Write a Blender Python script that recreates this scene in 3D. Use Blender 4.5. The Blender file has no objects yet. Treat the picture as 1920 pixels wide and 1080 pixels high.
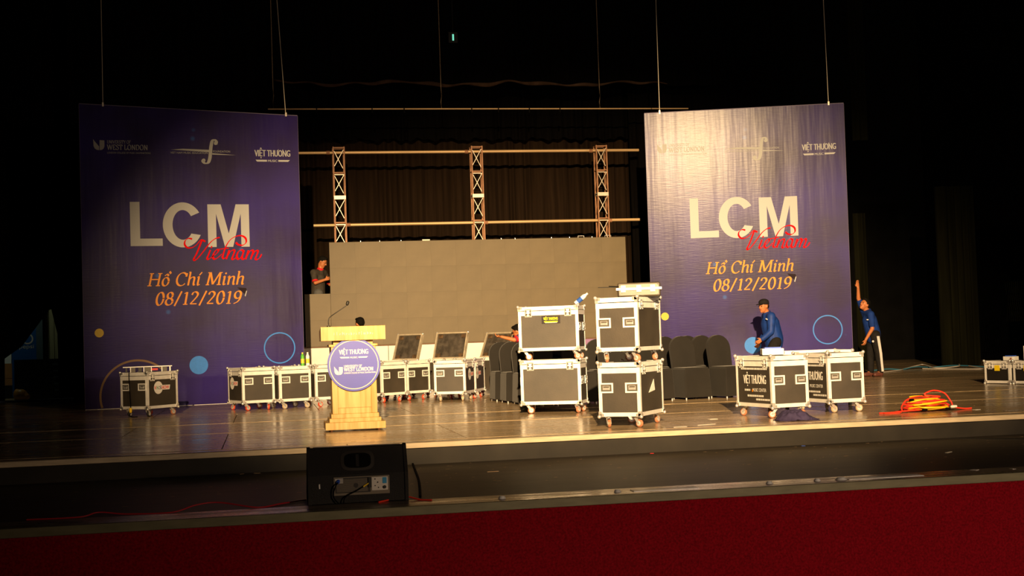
import bpy, bmesh, math, random
from math import sin, cos, pi, radians, sqrt, atan2
from mathutils import Vector, Matrix, Euler

random.seed(11)
scene = bpy.context.scene
COL = scene.collection

# ------------------------------------------------------------------ camera
# stage floor is z = 0, x runs along the stage edge, y into the stage
def cam_axes(yaw, pitch, roll):
    cy, sy, cp, sp = cos(yaw), sin(yaw), cos(pitch), sin(pitch)
    f = Vector((sy * cp, cy * cp, sp)); r = Vector((cy, -sy, 0)); u = r.cross(f)
    cr, sr = cos(roll), sin(roll)
    return cr * r + sr * u, -sr * r + cr * u, f
_r, _u, _f = cam_axes(radians(10.5), radians(2.15), radians(-1.9))
camd = bpy.data.cameras.new('camera'); cam = bpy.data.objects.new('camera', camd); COL.objects.link(cam)
camd.sensor_width = 36.0; camd.lens = 2500 * 36 / 1920; camd.clip_end = 200
cam.matrix_world = Matrix(((_r.x, _u.x, -_f.x, 0), (_r.y, _u.y, -_f.y, 0), (_r.z, _u.z, -_f.z, 1.0), (0, 0, 0, 1)))
scene.camera = cam

# ------------------------------------------------------------------ world, lights, exposure
w = bpy.data.worlds.new('world'); scene.world = w; w.use_nodes = True
w.node_tree.nodes['Background'].inputs[0].default_value = (0.02, 0.016, 0.012, 1)
w.node_tree.nodes['Background'].inputs[1].default_value = 0.0
vs = scene.view_settings
vs.view_transform = 'Standard'; vs.look = 'None'; vs.exposure = 0.0; vs.gamma = 1.0; vs.use_curve_mapping = False

def spot(name, loc, target, power, color, half_deg, blend, squash=1.0, radius=0.12):
    l = bpy.data.lights.new(name, 'SPOT'); l.energy = power; l.color = color
    l.spot_size = radians(2 * half_deg); l.spot_blend = blend; l.shadow_soft_size = radius
    o = bpy.data.objects.new(name, l); COL.objects.link(o); o.location = loc
    d = (Vector(target) - Vector(loc)).normalized()
    o.rotation_euler = d.to_track_quat('-Z', 'Y').to_euler()
    o.scale = (1, squash, 1)
    return o
WARM = (1.0, 0.67, 0.335)
spot('front_of_house_spot', (-1.9, -12, 7.8), (5.25, 21, 1.85), 150000, WARM, 14.6, 1.0, 0.64, 0.10)
spot('side_boom_spot', (11.5, -6, 9.2), (5.2, 19, 0.9), 2500, WARM, 15.0, 0.5, 0.75, 0.10)
spot('house_right_lamp', (8.0, -5.0, 2.6), (8.0, 9.7, -0.6), 3300, (1.0, 0.72, 0.5), 40.0, 1.0, 1.0, 0.3)
spot('wing_left_worklight', (-6.2, 30.35, 3.4), (-5.0, 31.3, 1.2), 22, (0.85, 1.0, 0.75), 40.0, 0.6, 1.0, 0.1)
spot('wing_right_fill', (12.0, 20.0, 6.5), (15.8, 28.0, 2.0), 12, (1.0, 0.85, 0.45), 34.0, 0.9, 1.0, 0.2)  # added fill lamp that lifts the right-wing drapes faintly

# ------------------------------------------------------------------ materials
def lin(c):
    return tuple(((x / 255) / 12.92 if x / 255 <= 0.04045 else ((x / 255 + 0.055) / 1.055) ** 2.4) for x in c)
MATS = {}
def mat(name, col, rough=0.5, metal=0.0, spec=0.5, var=0.0, scale=8.0, stretch=(1, 1, 1), bump=0.0, bscale=None,
        emit=None, estr=0.0, rvar=0.0, rand=0.0, sheen=0.0, alpha=1.0, trans=0.0):
    if name in MATS: return MATS[name]
    m = bpy.data.materials.new(name); m.use_nodes = True; MATS[name] = m
    nt = m.node_tree; N = nt.nodes; L = nt.links; b = N['Principled BSDF']
    b.inputs['Base Color'].default_value = (*col, 1); b.inputs['Roughness'].default_value = rough
    b.inputs['Metallic'].default_value = metal; b.inputs['Specular IOR Level'].default_value = spec
    if trans: b.inputs['Transmission Weight'].default_value = trans
    if sheen: b.inputs['Sheen Weight'].default_value = sheen
    if emit: b.inputs['Emission Color'].default_value = (*emit, 1); b.inputs['Emission Strength'].default_value = estr
    if var or bump or rvar:
        tc = N.new('ShaderNodeTexCoord'); mp = N.new('ShaderNodeMapping'); mp.inputs['Scale'].default_value = stretch
        L.new(tc.outputs['Object'], mp.inputs['Vector'])
        nz = N.new('ShaderNodeTexNoise'); nz.inputs['Scale'].default_value = scale; nz.inputs['Detail'].default_value = 5
        L.new(mp.outputs[0], nz.inputs['Vector'])
        if var:
            mr = N.new('ShaderNodeMapRange'); mr.inputs[1].default_value = .25; mr.inputs[2].default_value = .75
            mr.inputs[3].default_value = 1 - var; mr.inputs[4].default_value = 1 + var
            L.new(nz.outputs['Fac'], mr.inputs[0])
            src = mr.outputs[0]
            if rand:
                oi = N.new('ShaderNodeObjectInfo'); m2 = N.new('ShaderNodeMapRange')
                m2.inputs[3].default_value = 1 - rand; m2.inputs[4].default_value = 1 + rand
                L.new(oi.outputs['Random'], m2.inputs[0])
                mu = N.new('ShaderNodeMath'); mu.operation = 'MULTIPLY'; L.new(src, mu.inputs[0]); L.new(m2.outputs[0], mu.inputs[1]); src = mu.outputs[0]
            vm = N.new('ShaderNodeVectorMath'); vm.operation = 'SCALE'; vm.inputs[0].default_value = col
            L.new(src, vm.inputs['Scale']); L.new(vm.outputs[0], b.inputs['Base Color'])
        if rvar:
            mr3 = N.new('ShaderNodeMapRange'); mr3.inputs[1].default_value = .3; mr3.inputs[2].default_value = .7
            mr3.inputs[3].default_value = max(.03, rough - rvar); mr3.inputs[4].default_value = rough + rvar
            L.new(nz.outputs['Fac'], mr3.inputs[0]); L.new(mr3.outputs[0], b.inputs['Roughness'])
        if bump:
            n2 = nz
            if bscale:
                n2 = N.new('ShaderNodeTexNoise'); n2.inputs['Scale'].default_value = bscale; n2.inputs['Detail'].default_value = 3
                L.new(mp.outputs[0], n2.inputs['Vector'])
            bp = N.new('ShaderNodeBump'); bp.inputs['Strength'].default_value = bump; bp.inputs['Distance'].default_value = 0.02
            L.new(n2.outputs['Fac'], bp.inputs['Height']); L.new(bp.outputs[0], b.inputs['Normal'])
    return m

mat('stage_floor', (.41, .30, .175), .21, 0, .5, .30, 1.6, (.5, 3, 1), .012, 14, rvar=.06, rand=.12)
mat('nosing_wood', (.62, .50, .33), .5, 0, .4, .2, 6, (1, 8, 8))
mat('worn_seam', (.50, .37, .21), .6, 0, .3, .6, 5, (1, 1, 1)); mat('riser_black', (.022, .018, .012), .6, 0, .3, .35, 3)
mat('apron_vinyl', (.036, .028, .020), .5, 0, .3, .5, 2.2, (.4, 3, 1), .06, 20)
mat('strip_metal', (.26, .20, .14), .30, .6, .5, .5, 2.0, (1, 6, 6), rvar=.12)
mat('strip_face', (.20, .18, .10), .5, .2, .4, .2, 5, (1, 4, 4))
mat('red_carpet', (.26, .003, .010), .95, 0, .1, .45, 60, bump=.3, bscale=180)
mat('black_wall', (.006, .006, .006), .95, 0, .05, .3, 2)
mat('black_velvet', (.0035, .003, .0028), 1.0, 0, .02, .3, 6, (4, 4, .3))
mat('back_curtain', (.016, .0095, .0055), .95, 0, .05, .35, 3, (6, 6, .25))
mat('lit_strip_cloth', (.075, .045, .030), .95, 0, .05, .5, 4)  # lit strip of the black border, put into a lighter colour
mat('wing_cloth', (.007, .007, .003), .95, 0, .05, .5, 1.5, (4, 4, .3))
mat('aluminium', (.82, .81, .78), .40, .15, .5, .12, 12, (1, 1, 1))
mat('chrome', (.80, .79, .77), .22, .65, .6, .15, 40)
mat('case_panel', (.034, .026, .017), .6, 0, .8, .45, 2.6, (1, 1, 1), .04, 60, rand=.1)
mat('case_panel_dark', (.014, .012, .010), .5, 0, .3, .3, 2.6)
mat('dish_dark', (.10, .09, .075), .5, .3, .4)
mat('dish_black', (.045, .038, .030), .5, .3, .4)
mat('black_plastic', (.012, .011, .010), .45, 0, .4)
mat('black_rubber', (.02, .018, .016), .7, 0, .3)
mat('wheel_red', (.55, .07, .03), .45, 0, .4, .2, 30)
mat('wheel_brown', (.42, .17, .09), .5, 0, .4, .25, 30)
mat('wheel_tan', (.46, .36, .24), .5, 0, .4, .25, 30)
mat('hub_grey', (.62, .60, .56), .4, .3, .5)
mat('lid_inside', (.050, .042, .034), .8, 0, .2, .7, 9, bump=.2)
mat('lid_hardware', (.12, .075, .04), .5, .4, .5, .5, 20); mat('shaded_aluminium', (.46, .40, .30), .5, .3, .4, .3, 10)  # lid frames: aluminium with the shade of their lean put into its colour
mat('white_print', (.80, .78, .74), .55, 0, .3)
mat('banner_white', (.42, .43, .44), .5, 0, .3)
mat('banner_cream', (.36, .37, .37), .5, 0, .3)
mat('banner_orange', (.74, .25, .004), .5, 0, .3)
mat('banner_red', (.70, .002, .004), .7, 0, .08)
mat('banner_blue', (.02, .20, .70), .5, 0, .3, .1, 30)
mat('banner_yellow', (.62, .42, .035), .5, 0, .3)
mat('banner_bronze', (.22, .12, .05), .5, 0, .3)
mat('banner_edge', (.16, .13, .22), .6); mat('banner_tear', (.020, .012, .018), .8, 0, .2)
mat('label_yellow', (.80, .80, .01), .5, 0, .3)
mat('note_yellow', (.85, .62, .01), .6, 0, .3)
mat('label_black', (.012, .008, .012), .4, 0, .4)
mat('logo_red', (.70, .02, .02), .5); mat('logo_green', (.02, .22, .10), .5); mat('logo_navy', (.02, .03, .14), .5)
mat('sign_blue', (.05, .06, .44), .38, 0, .5, .06, 4)
mat('sign_gold', (.72, .58, .34), .4, .2, .5)
mat('led_face', (.130, .101, .056), .55, 0, .4, .10, 3, (1, 1, 1), .03, 120, rand=.03)
mat('led_edge', (.02, .018, .015), .6)
mat('skirt_white', (.78, .76, .74), .55, 0, .3, .06, 3, bump=.2, bscale=5)
mat('skirt_purple', (.28, .16, .34), .6, 0, .3, .1, 3)
mat('platform_wood', (.16, .09, .05), .7)
mat('truss_rust', (.34, .17, .09), .55, .2, .4, .25, 10)
mat('truss_brace', (.72, .66, .56), .4, .3, .5, .15, 10)
mat('pole_gilt', (.70, .48, .25), .42, .35, .5, .15, 5, (.3, 4, 4))
mat('steel_cable', (.62, .56, .46), .4, .4, .5)
mat('rope', (.40, .30, .20), .9, 0, .1, .4, 40)
mat('chair_cover', (.011, .0095, .008), .8, 0, .25, .25, 3, bump=.15, bscale=4, sheen=.1)
mat('jeans', (.10, .10, .10), .9, 0, .1, .2, 30)
mat('blue_jacket', (.006, .034, .20), .6, 0, .3, .3, 10, bump=.4, bscale=7)
mat('blue_shirt', (.006, .03, .18), .8, 0, .2, .25, 10, bump=.4, bscale=7)
mat('black_cloth', (.012, .011, .011), .85, 0, .15, .3, 10, bump=.4, bscale=8)
mat('grey_shirt', (.050, .042, .034), .85, 0, .15, .3, 10, bump=.4, bscale=8)
mat('red_cloth', (.55, .015, .02), .8, 0, .2)
mat('purple_cloth', (.08, .05, .16), .85, 0, .2, .2, 8)
mat('skin', (.44, .155, .055), .5, 0, .4, .08, 20)
mat('hair', (.006, .005, .004), .85, 0, .1, .3, 60)
mat('eye_dark', (.01, .008, .008), .3); mat('lip', (.34, .09, .06), .5)
mat('white_stripe', (.62, .58, .58), .7); mat('shoe', (.30, .10, .05), .6); mat('sandal', (.10, .03, .02), .6)
mat('styrofoam', (.86, .85, .82), .7, 0, .2); mat('blue_tape', (.03, .10, .55), .5)
mat('cable_red', (.85, .045, .02), .4, 0, .4); mat('cable_yellow', (.90, .58, .01), .4, 0, .4)
mat('cable_darkred', (.45, .01, .02), .5); mat('cable_black', (.005, .0045, .004), .95, 0, .05)
mat('cable_white', (.55, .50, .45), .5); mat('cable_blue', (.03, .17, .28), .5)
mat('navy_cloth', (.045, .035, .085), .8, 0, .2, .35, 5, bump=.5, bscale=9)
mat('paper', (.75, .70, .62), .8); mat('paper_tan', (.50, .34, .20), .8)
mat('briefcase_shell', (.055, .044, .030), .35, .1, .5, .35, 7)
mat('gold_latch', (.72, .58, .33), .35, .4, .5)
mat('bottle_blue', (.03, .10, .42), .2, 0, .6); mat('bottle_clear', (.75, .78, .80), .15, 0, .6)
mat('bottle_green', (.10, .42, .04), .25, 0, .5); mat('bottle_yellow', (.70, .55, .05), .3)
mat('screen_blue', (.03, .33, .62), .4); mat('amp_panel', (.20, .165, .115), .5, .1, .4); mat('amp_grille', (.020, .015, .010), .6)
mat('speaker_shell', (.008, .0062, .0045), .55, 0, .3, .25, 40, bump=.3, bscale=220)
mat('recess_black', (.0015, .0012, .001), .8, 0, .1)
mat('exit_green', (.02, .3, .2), .5, emit=(.25, 1, .7), estr=.8)
mat('cooler_blue', (.02, .12, .40), .4); mat('cooler_grey', (.10, .14, .16), .5)
mat('cream_board', (.40, .36, .20), .6, 0, .3, .2, 3, (8, 8, .4)); mat('carton_brown', (.45, .20, .07), .8, 0, .2, .2, 6)
mat('plastic_amber', (.45, .20, .03), .4, 0, .4, .4, 5, bump=.5, bscale=6); mat('ledge_blue', (.16, .18, .28), .5)
mat('red_item', (.75, .02, .02), .5)

def wood_mat():
    m = bpy.data.materials.new('lectern_wood'); m.use_nodes = True; MATS['lectern_wood'] = m
    nt = m.node_tree; N = nt.nodes; L = nt.links; b = N['Principled BSDF']
    tc = N.new('ShaderNodeTexCoord'); mp = N.new('ShaderNodeMapping'); mp.inputs['Scale'].default_value = (14, 14, 1.0)
    nz = N.new('ShaderNodeTexNoise'); nz.inputs['Scale'].default_value = 1.6; nz.inputs['Detail'].default_value = 6
    cr = N.new('ShaderNodeValToRGB')
    cr.color_ramp.elements[0].position = .32; cr.color_ramp.elements[0].color = (.44, .25, .06, 1)
    cr.color_ramp.elements[1].position = .62; cr.color_ramp.elements[1].color = (.58, .40, .15, 1)
    L.new(tc.outputs['Object'], mp.inputs[0]); L.new(mp.outputs[0], nz.inputs['Vector']); L.new(nz.outputs['Fac'], cr.inputs[0])
    L.new(cr.outputs[0], b.inputs['Base Color']); b.inputs['Roughness'].default_value = .42; b.inputs['Specular IOR Level'].default_value = .35
wood_mat()

def banner_mat():
    m = bpy.data.materials.new('banner_print'); m.use_nodes = True; MATS['banner_print'] = m
    nt = m.node_tree; N = nt.nodes; L = nt.links; b = N['Principled BSDF']
    tc = N.new('ShaderNodeTexCoord')
    nz = N.new('ShaderNodeTexNoise'); nz.inputs['Scale'].default_value = .75; nz.inputs['Detail'].default_value = 3
    L.new(tc.outputs['Object'], nz.inputs['Vector'])
    cr = N.new('ShaderNodeValToRGB'); e = cr.color_ramp.elements
    e[0].position = .36; e[0].color = (.012, .0025, .055, 1); e[1].position = .70; e[1].color = (.018, .0045, .16, 1)
    L.new(nz.outputs['Fac'], cr.inputs[0])
    # scattered small blue star dots of the print
    vo = N.new('ShaderNodeTexVoronoi'); vo.inputs['Scale'].default_value = 1.7; vo.feature = 'F1'
    L.new(tc.outputs['Object'], vo.inputs['Vector'])
    mr = N.new('ShaderNodeMapRange'); mr.inputs[1].default_value = .03; mr.inputs[2].default_value = .09; mr.inputs[3].default_value = .55; mr.inputs[4].default_value = 0
    L.new(vo.outputs['Distance'], mr.inputs[0])
    mx = N.new('ShaderNodeMix'); mx.data_type = 'RGBA'; mx.inputs[7].default_value = (.02, .12, .46, 1)
    L.new(mr.outputs[0], mx.inputs[0]); L.new(cr.outputs[0], mx.inputs[6]); L.new(mx.outputs[2], b.inputs['Base Color'])
    b.inputs['Roughness'].default_value = .46; b.inputs['Specular IOR Level'].default_value = .10
    b.inputs['Coat Weight'].default_value = .19; b.inputs['Coat Roughness'].default_value = .22; b.inputs['Coat IOR'].default_value = 1.5
    # slack vinyl: long upright ripples plus a fine weave
    mp = N.new('ShaderNodeMapping'); mp.inputs['Scale'].default_value = (2.2, 1, .22); L.new(tc.outputs['Object'], mp.inputs[0])
    n1 = N.new('ShaderNodeTexNoise'); n1.inputs['Scale'].default_value = 1.3; n1.inputs['Detail'].default_value = 3; L.new(mp.outputs[0], n1.inputs['Vector'])
    mp2 = N.new('ShaderNodeMapping'); mp2.inputs['Scale'].default_value = (2, 1, 30); L.new(tc.outputs['Object'], mp2.inputs[0])
    n2 = N.new('ShaderNodeTexNoise'); n2.inputs['Scale'].default_value = 2.0; n2.inputs['Detail'].default_value = 4; L.new(mp2.outputs[0], n2.inputs['Vector'])
    b1 = N.new('ShaderNodeBump'); b1.inputs['Strength'].default_value = .28; b1.inputs['Distance'].default_value = .022; L.new(n1.outputs['Fac'], b1.inputs['Height'])
    b2 = N.new('ShaderNodeBump'); b2.inputs['Strength'].default_value = .12; b2.inputs['Distance'].default_value = .006
    L.new(n2.outputs['Fac'], b2.inputs['Height']); L.new(b1.outputs[0], b2.inputs['Normal']); L.new(b2.outputs[0], b.inputs['Normal']); L.new(b2.outputs[0], b.inputs['Coat Normal'])
banner_mat()

# ------------------------------------------------------------------ mesh helpers
class MB:
    def __init__(s): s.v = []; s.f = []; s.sm = []
    def add(s, vs, fs, smooth=False):
        o = len(s.v); s.v += [tuple(p) for p in vs]; s.f += [tuple(i + o for i in f) for f in fs]; s.sm += [smooth] * len(fs); return s
    def box(s, c, d, R=None):
        hx, hy, hz = d[0] / 2, d[1] / 2, d[2] / 2
        P = [Vector((x * hx, y * hy, z * hz)) for z in (-1, 1) for y in (-1, 1) for x in (-1, 1)]
        if R is not None: P = [R @ p for p in P]
        c = Vector(c); return s.add([c + p for p in P], [(0, 2, 3, 1), (4, 5, 7, 6), (0, 1, 5, 4), (2, 6, 7, 3), (0, 4, 6, 2), (1, 3, 7, 5)])
    def bx(s, x0, x1, y0, y1, z0, z1): return s.box(((x0 + x1) / 2, (y0 + y1) / 2, (z0 + z1) / 2), (x1 - x0, y1 - y0, z1 - z0))
    def frus(s, z0, z1, a, b, ca=(0, 0), cb=(0, 0)):   # tapered block: bottom half-size a at ca, top half-size b at cb
        P = [(ca[0] + x * a[0], ca[1] + y * a[1], z0) for y in (-1, 1) for x in (-1, 1)] + [(cb[0] + x * b[0], cb[1] + y * b[1], z1) for y in (-1, 1) for x in (-1, 1)]
        return s.add(P, [(0, 2, 3, 1), (4, 5, 7, 6), (0, 1, 5, 4), (2, 6, 7, 3), (0, 4, 6, 2), (1, 3, 7, 5)])
    def bar(s, p0, p1, w, h=None):
        h = h or w; p0, p1 = Vector(p0), Vector(p1); d = p1 - p0
        R = d.to_track_quat('Z', 'Y').to_matrix(); return s.box((p0 + p1) / 2, (w, h, d.length), R)
    def cyl(s, p0, p1, r0, r1=None, n=12, caps=True):
        r1 = r0 if r1 is None else r1; p0, p1 = Vector(p0), Vector(p1); R = (p1 - p0).to_track_quat('Z', 'Y').to_matrix()
        P = [p0 + R @ Vector((r0 * cos(2 * pi * i / n), r0 * sin(2 * pi * i / n), 0)) for i in range(n)] + [p1 + R @ Vector((r1 * cos(2 * pi * i / n), r1 * sin(2 * pi * i / n), 0)) for i in range(n)]
        s.add(P, [(i, (i + 1) % n, n + (i + 1) % n, n + i) for i in range(n)], True)
        if caps: s.add(P[:n], [tuple(range(n - 1, -1, -1))]); s.add(P[n:], [tuple(range(n))])
        return s
    def sph(s, c, r, n=10, m=7, R=None):
        if not hasattr(r, '__len__'): r = (r, r, r)
        c = Vector(c); P = []
        for j in range(1, m):
            t = pi * j / m
            for i in range(n):
                a = 2 * pi * i / n; P.append(Vector((r[0] * sin(t) * cos(a), r[1] * sin(t) * sin(a), r[2] * cos(t))))
        P += [Vector((0, 0, r[2])), Vector((0, 0, -r[2]))]
        if R is not None: P = [R @ p for p in P]
        F = [(j * n + i, (j + 1) * n + i, (j + 1) * n + (i + 1) % n, j * n + (i + 1) % n) for j in range(m - 2) for i in range(n)]
        a, b = (m - 1) * n, (m - 1) * n + 1
        F += [(a, i, (i + 1) % n) for i in range(n)] + [(b, (m - 2) * n + (i + 1) % n, (m - 2) * n + i) for i in range(n)]
        return s.add([c + p for p in P], F, True)
    def cap(s, p0, r0, p1, r1, n=12):               # capsule with two radii (a limb)
        s.sph(p0, r0, n, 8); s.sph(p1, r1, n, 8)
        if (Vector(p1) - Vector(p0)).length > 1e-4: s.cyl(p0, p1, r0, r1, n)
        return s
    def tube(s, pts, r, n=6):
        pts = [Vector(p) for p in pts]; k = len(pts); P = []; up = Vector((0, 0, 1))
        for i in range(k):
            d = (pts[min(i + 1, k - 1)] - pts[max(i - 1, 0)]).normalized()
            a = d.cross(up)
            if a.length < 1e-3: a = d.cross(Vector((1, 0, 0)))
            a.normalize(); b = a.cross(d)
            P += [pts[i] + r * (cos(2 * pi * j / n) * a + sin(2 * pi * j / n) * b) for j in range(n)]
        F = [(i * n + j, (i + 1) * n + j, (i + 1) * n + (j + 1) % n, i * n + (j + 1) % n) for i in range(k - 1) for j in range(n)]
        s.add(P, F, True); s.add(P[:n], [tuple(range(n))]); s.add(P[-n:], [tuple(range(n - 1, -1, -1))]); return s
    def prism(s, poly, fn, d0, d1, smooth=False):    # 2-D outline extruded; fn(a, b, d) -> xyz
        n = len(poly); P = [fn(a, b, d0) for a, b in poly] + [fn(a, b, d1) for a, b in poly]
        s.add(P, [tuple(range(n)), tuple(range(2 * n - 1, n - 1, -1))]); s.add(P, [(i, n + i, n + (i + 1) % n, (i + 1) % n) for i in range(n)], smooth); return s
    def mesh(s, name):
        me = bpy.data.meshes.new(name); me.from_pydata(s.v, [], s.f); me.update()
        me.polygons.foreach_set('use_smooth', s.sm)
        bm = bmesh.new(); bm.from_mesh(me); bmesh.ops.recalc_face_normals(bm, faces=bm.faces); bm.to_mesh(me); bm.free()
        return me
def link(name, me, m, parent=None, loc=None, rot=None, scale=None):
    if m and not me.materials: me.materials.append(MATS[m])
    o = bpy.data.objects.new(name, me); COL.objects.link(o)
    if parent: o.parent = parent
    if loc is not None: o.location = loc
    if rot is not None: o.rotation_euler = rot
    if scale is not None: o.scale = scale
    return o
def obj(name, mb, m, parent=None, bevel=0, seg=2, **k):
    o = link(name, mb.mesh(name), m, parent, **k)
    if bevel:
        md = o.modifiers.new('bevel', 'BEVEL'); md.width = bevel; md.segments = seg; md.limit_method = 'ANGLE'
    return o
def tag(o, label, cat, group=None, kind=None):
    o['label'] = label
    if cat: o['category'] = cat
    if group: o['group'] = group
    if kind: o['kind'] = kind
    return o
def struct(o, label=None):
    o['kind'] = 'structure'
    if label: o['label'] = label
    return o
def thing(name, label, cat, loc=(0, 0, 0), rz=0.0, group=None):
    o = bpy.data.objects.new(name, None); COL.objects.link(o); o.location = loc; o.rotation_euler = (0, 0, rz); o.empty_display_size = .1
    return tag(o, label, cat, group)
_cache = {}
def shared(key, fn):
    if key not in _cache: _cache[key] = fn()
    return _cache[key]
def evaluated_mesh(o, name):
    dg = bpy.context.evaluated_depsgraph_get()
    me = bpy.data.meshes.new_from_object(o.evaluated_get(dg)); me.name = name
    d = o.data; bpy.data.objects.remove(o)
    return me
def fused(mb, voxel, name, smooth=6, fac=.5):        # union of overlapping volumes as one continuous skin
    me = mb.mesh('tmp'); o = bpy.data.objects.new('tmp', me); COL.objects.link(o)
    r = o.modifiers.new('r', 'REMESH'); r.mode = 'VOXEL'; r.voxel_size = voxel
    if smooth:
        s = o.modifiers.new('s', 'SMOOTH'); s.iterations = smooth; s.factor = fac
    out = evaluated_mesh(o, name); out.polygons.foreach_set('use_smooth', [True] * len(out.polygons)); out.materials.clear()
    return out
def spline(pts, sub=8, closed=False):
    pts = [Vector(p) for p in pts]; n = len(pts); out = []
    rng = range(n if closed else n - 1)
    for i in rng:
        if closed: a, b, c, d = pts[(i - 1) % n], pts[i], pts[(i + 1) % n], pts[(i + 2) % n]
        else: a, b, c, d = pts[max(i - 1, 0)], pts[i], pts[i + 1], pts[min(i + 2, n - 1)]
        for k in range(sub):
            t = k / sub
            out.append(.5 * ((2 * b) + (c - a) * t + (2 * a - 5 * b + 4 * c - d) * t * t + (-a + 3 * b - 3 * c + d) * t ** 3))
    if not closed: out.append(pts[-1])
    return out

# ------------------------------------------------------------------ lettering (flat print)
def text_raw(body, bold=0.0, shear=0.0):
    def mk():
        cu = bpy.data.curves.new('txt', 'FONT'); cu.body = body; cu.size = 1.0; cu.offset = bold; cu.shear = shear; cu.resolution_u = 4
        o = bpy.data.objects.new('txt', cu); COL.objects.link(o); me = evaluated_mesh(o, 'txt')
        r = ([(v.co.x, v.co.y) for v in me.vertices], [tuple(p.vertices) for p in me.polygons]); bpy.data.meshes.remove(me); return r
    return shared(('t', body, bold, shear), mk)
def put_text(mb, body, x, y, w_, h, fn, bold=0.0, shear=0.0):   # fit the outline box to x..x+w_, y..y+h
    V, F = text_raw(body, 0.0, shear)
    x0 = min(v[0] for v in V); x1 = max(v[0] for v in V); y0 = min(v[1] for v in V); y1 = max(v[1] for v in V)
    for k in ((0, 1, 2) if bold else (0,)):            # weight: three copies side by side, each a hair in front
        dx = (k - 1) * bold * h if bold else 0
        mb.add([fn(x + dx + (a - x0) / (x1 - x0) * w_, y + (b - y0) / (y1 - y0) * h, k) for a, b in V], F)
    return mb
_kc = [0]
def stroke(mb, pts, fn, nib=.09, ang=25, thin=.03, sub=8, sm=True, closed=False):  # broad-nib pen stroke
    P = spline([(p[0], p[1], 0) for p in pts], sub, closed) if sm and len(pts) > 2 else [Vector((p[0], p[1], 0)) for p in pts]
    if closed: P = P + [P[0], P[1]]
    n = len(P); A = radians(ang); L = []; R = []; _kc[0] = (_kc[0] + 1) % 9; kk = _kc[0]
    for i in range(n):
        d = (P[min(i + 1, n - 1)] - P[max(i - 1, 0)]); d = d.normalized() if d.length > 1e-9 else Vector((1, 0, 0))
        th = atan2(d.y, d.x); hw = .5 * sqrt((nib * sin(th - A)) ** 2 + thin ** 2); q = Vector((-d.y, d.x, 0))
        L.append(P[i] + q * hw); R.append(P[i] - q * hw)
    mb.add([fn(p.x, p.y, kk) for p in L] + [fn(p.x, p.y, kk) for p in R], [(i, i + 1, n + i + 1, n + i) for i in range(n - 1)])
def ell(cx, cy, rx, ry, a0=0, a1=360, n=20):
    return [(cx + rx * cos(radians(a0 + (a1 - a0) * i / n)), cy + ry * sin(radians(a0 + (a1 - a0) * i / n))) for i in range(n + 1)]
def ser(x, y, w=.2): return ('s', [(x - w / 2, y), (x + w / 2, y)], .045)
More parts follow.
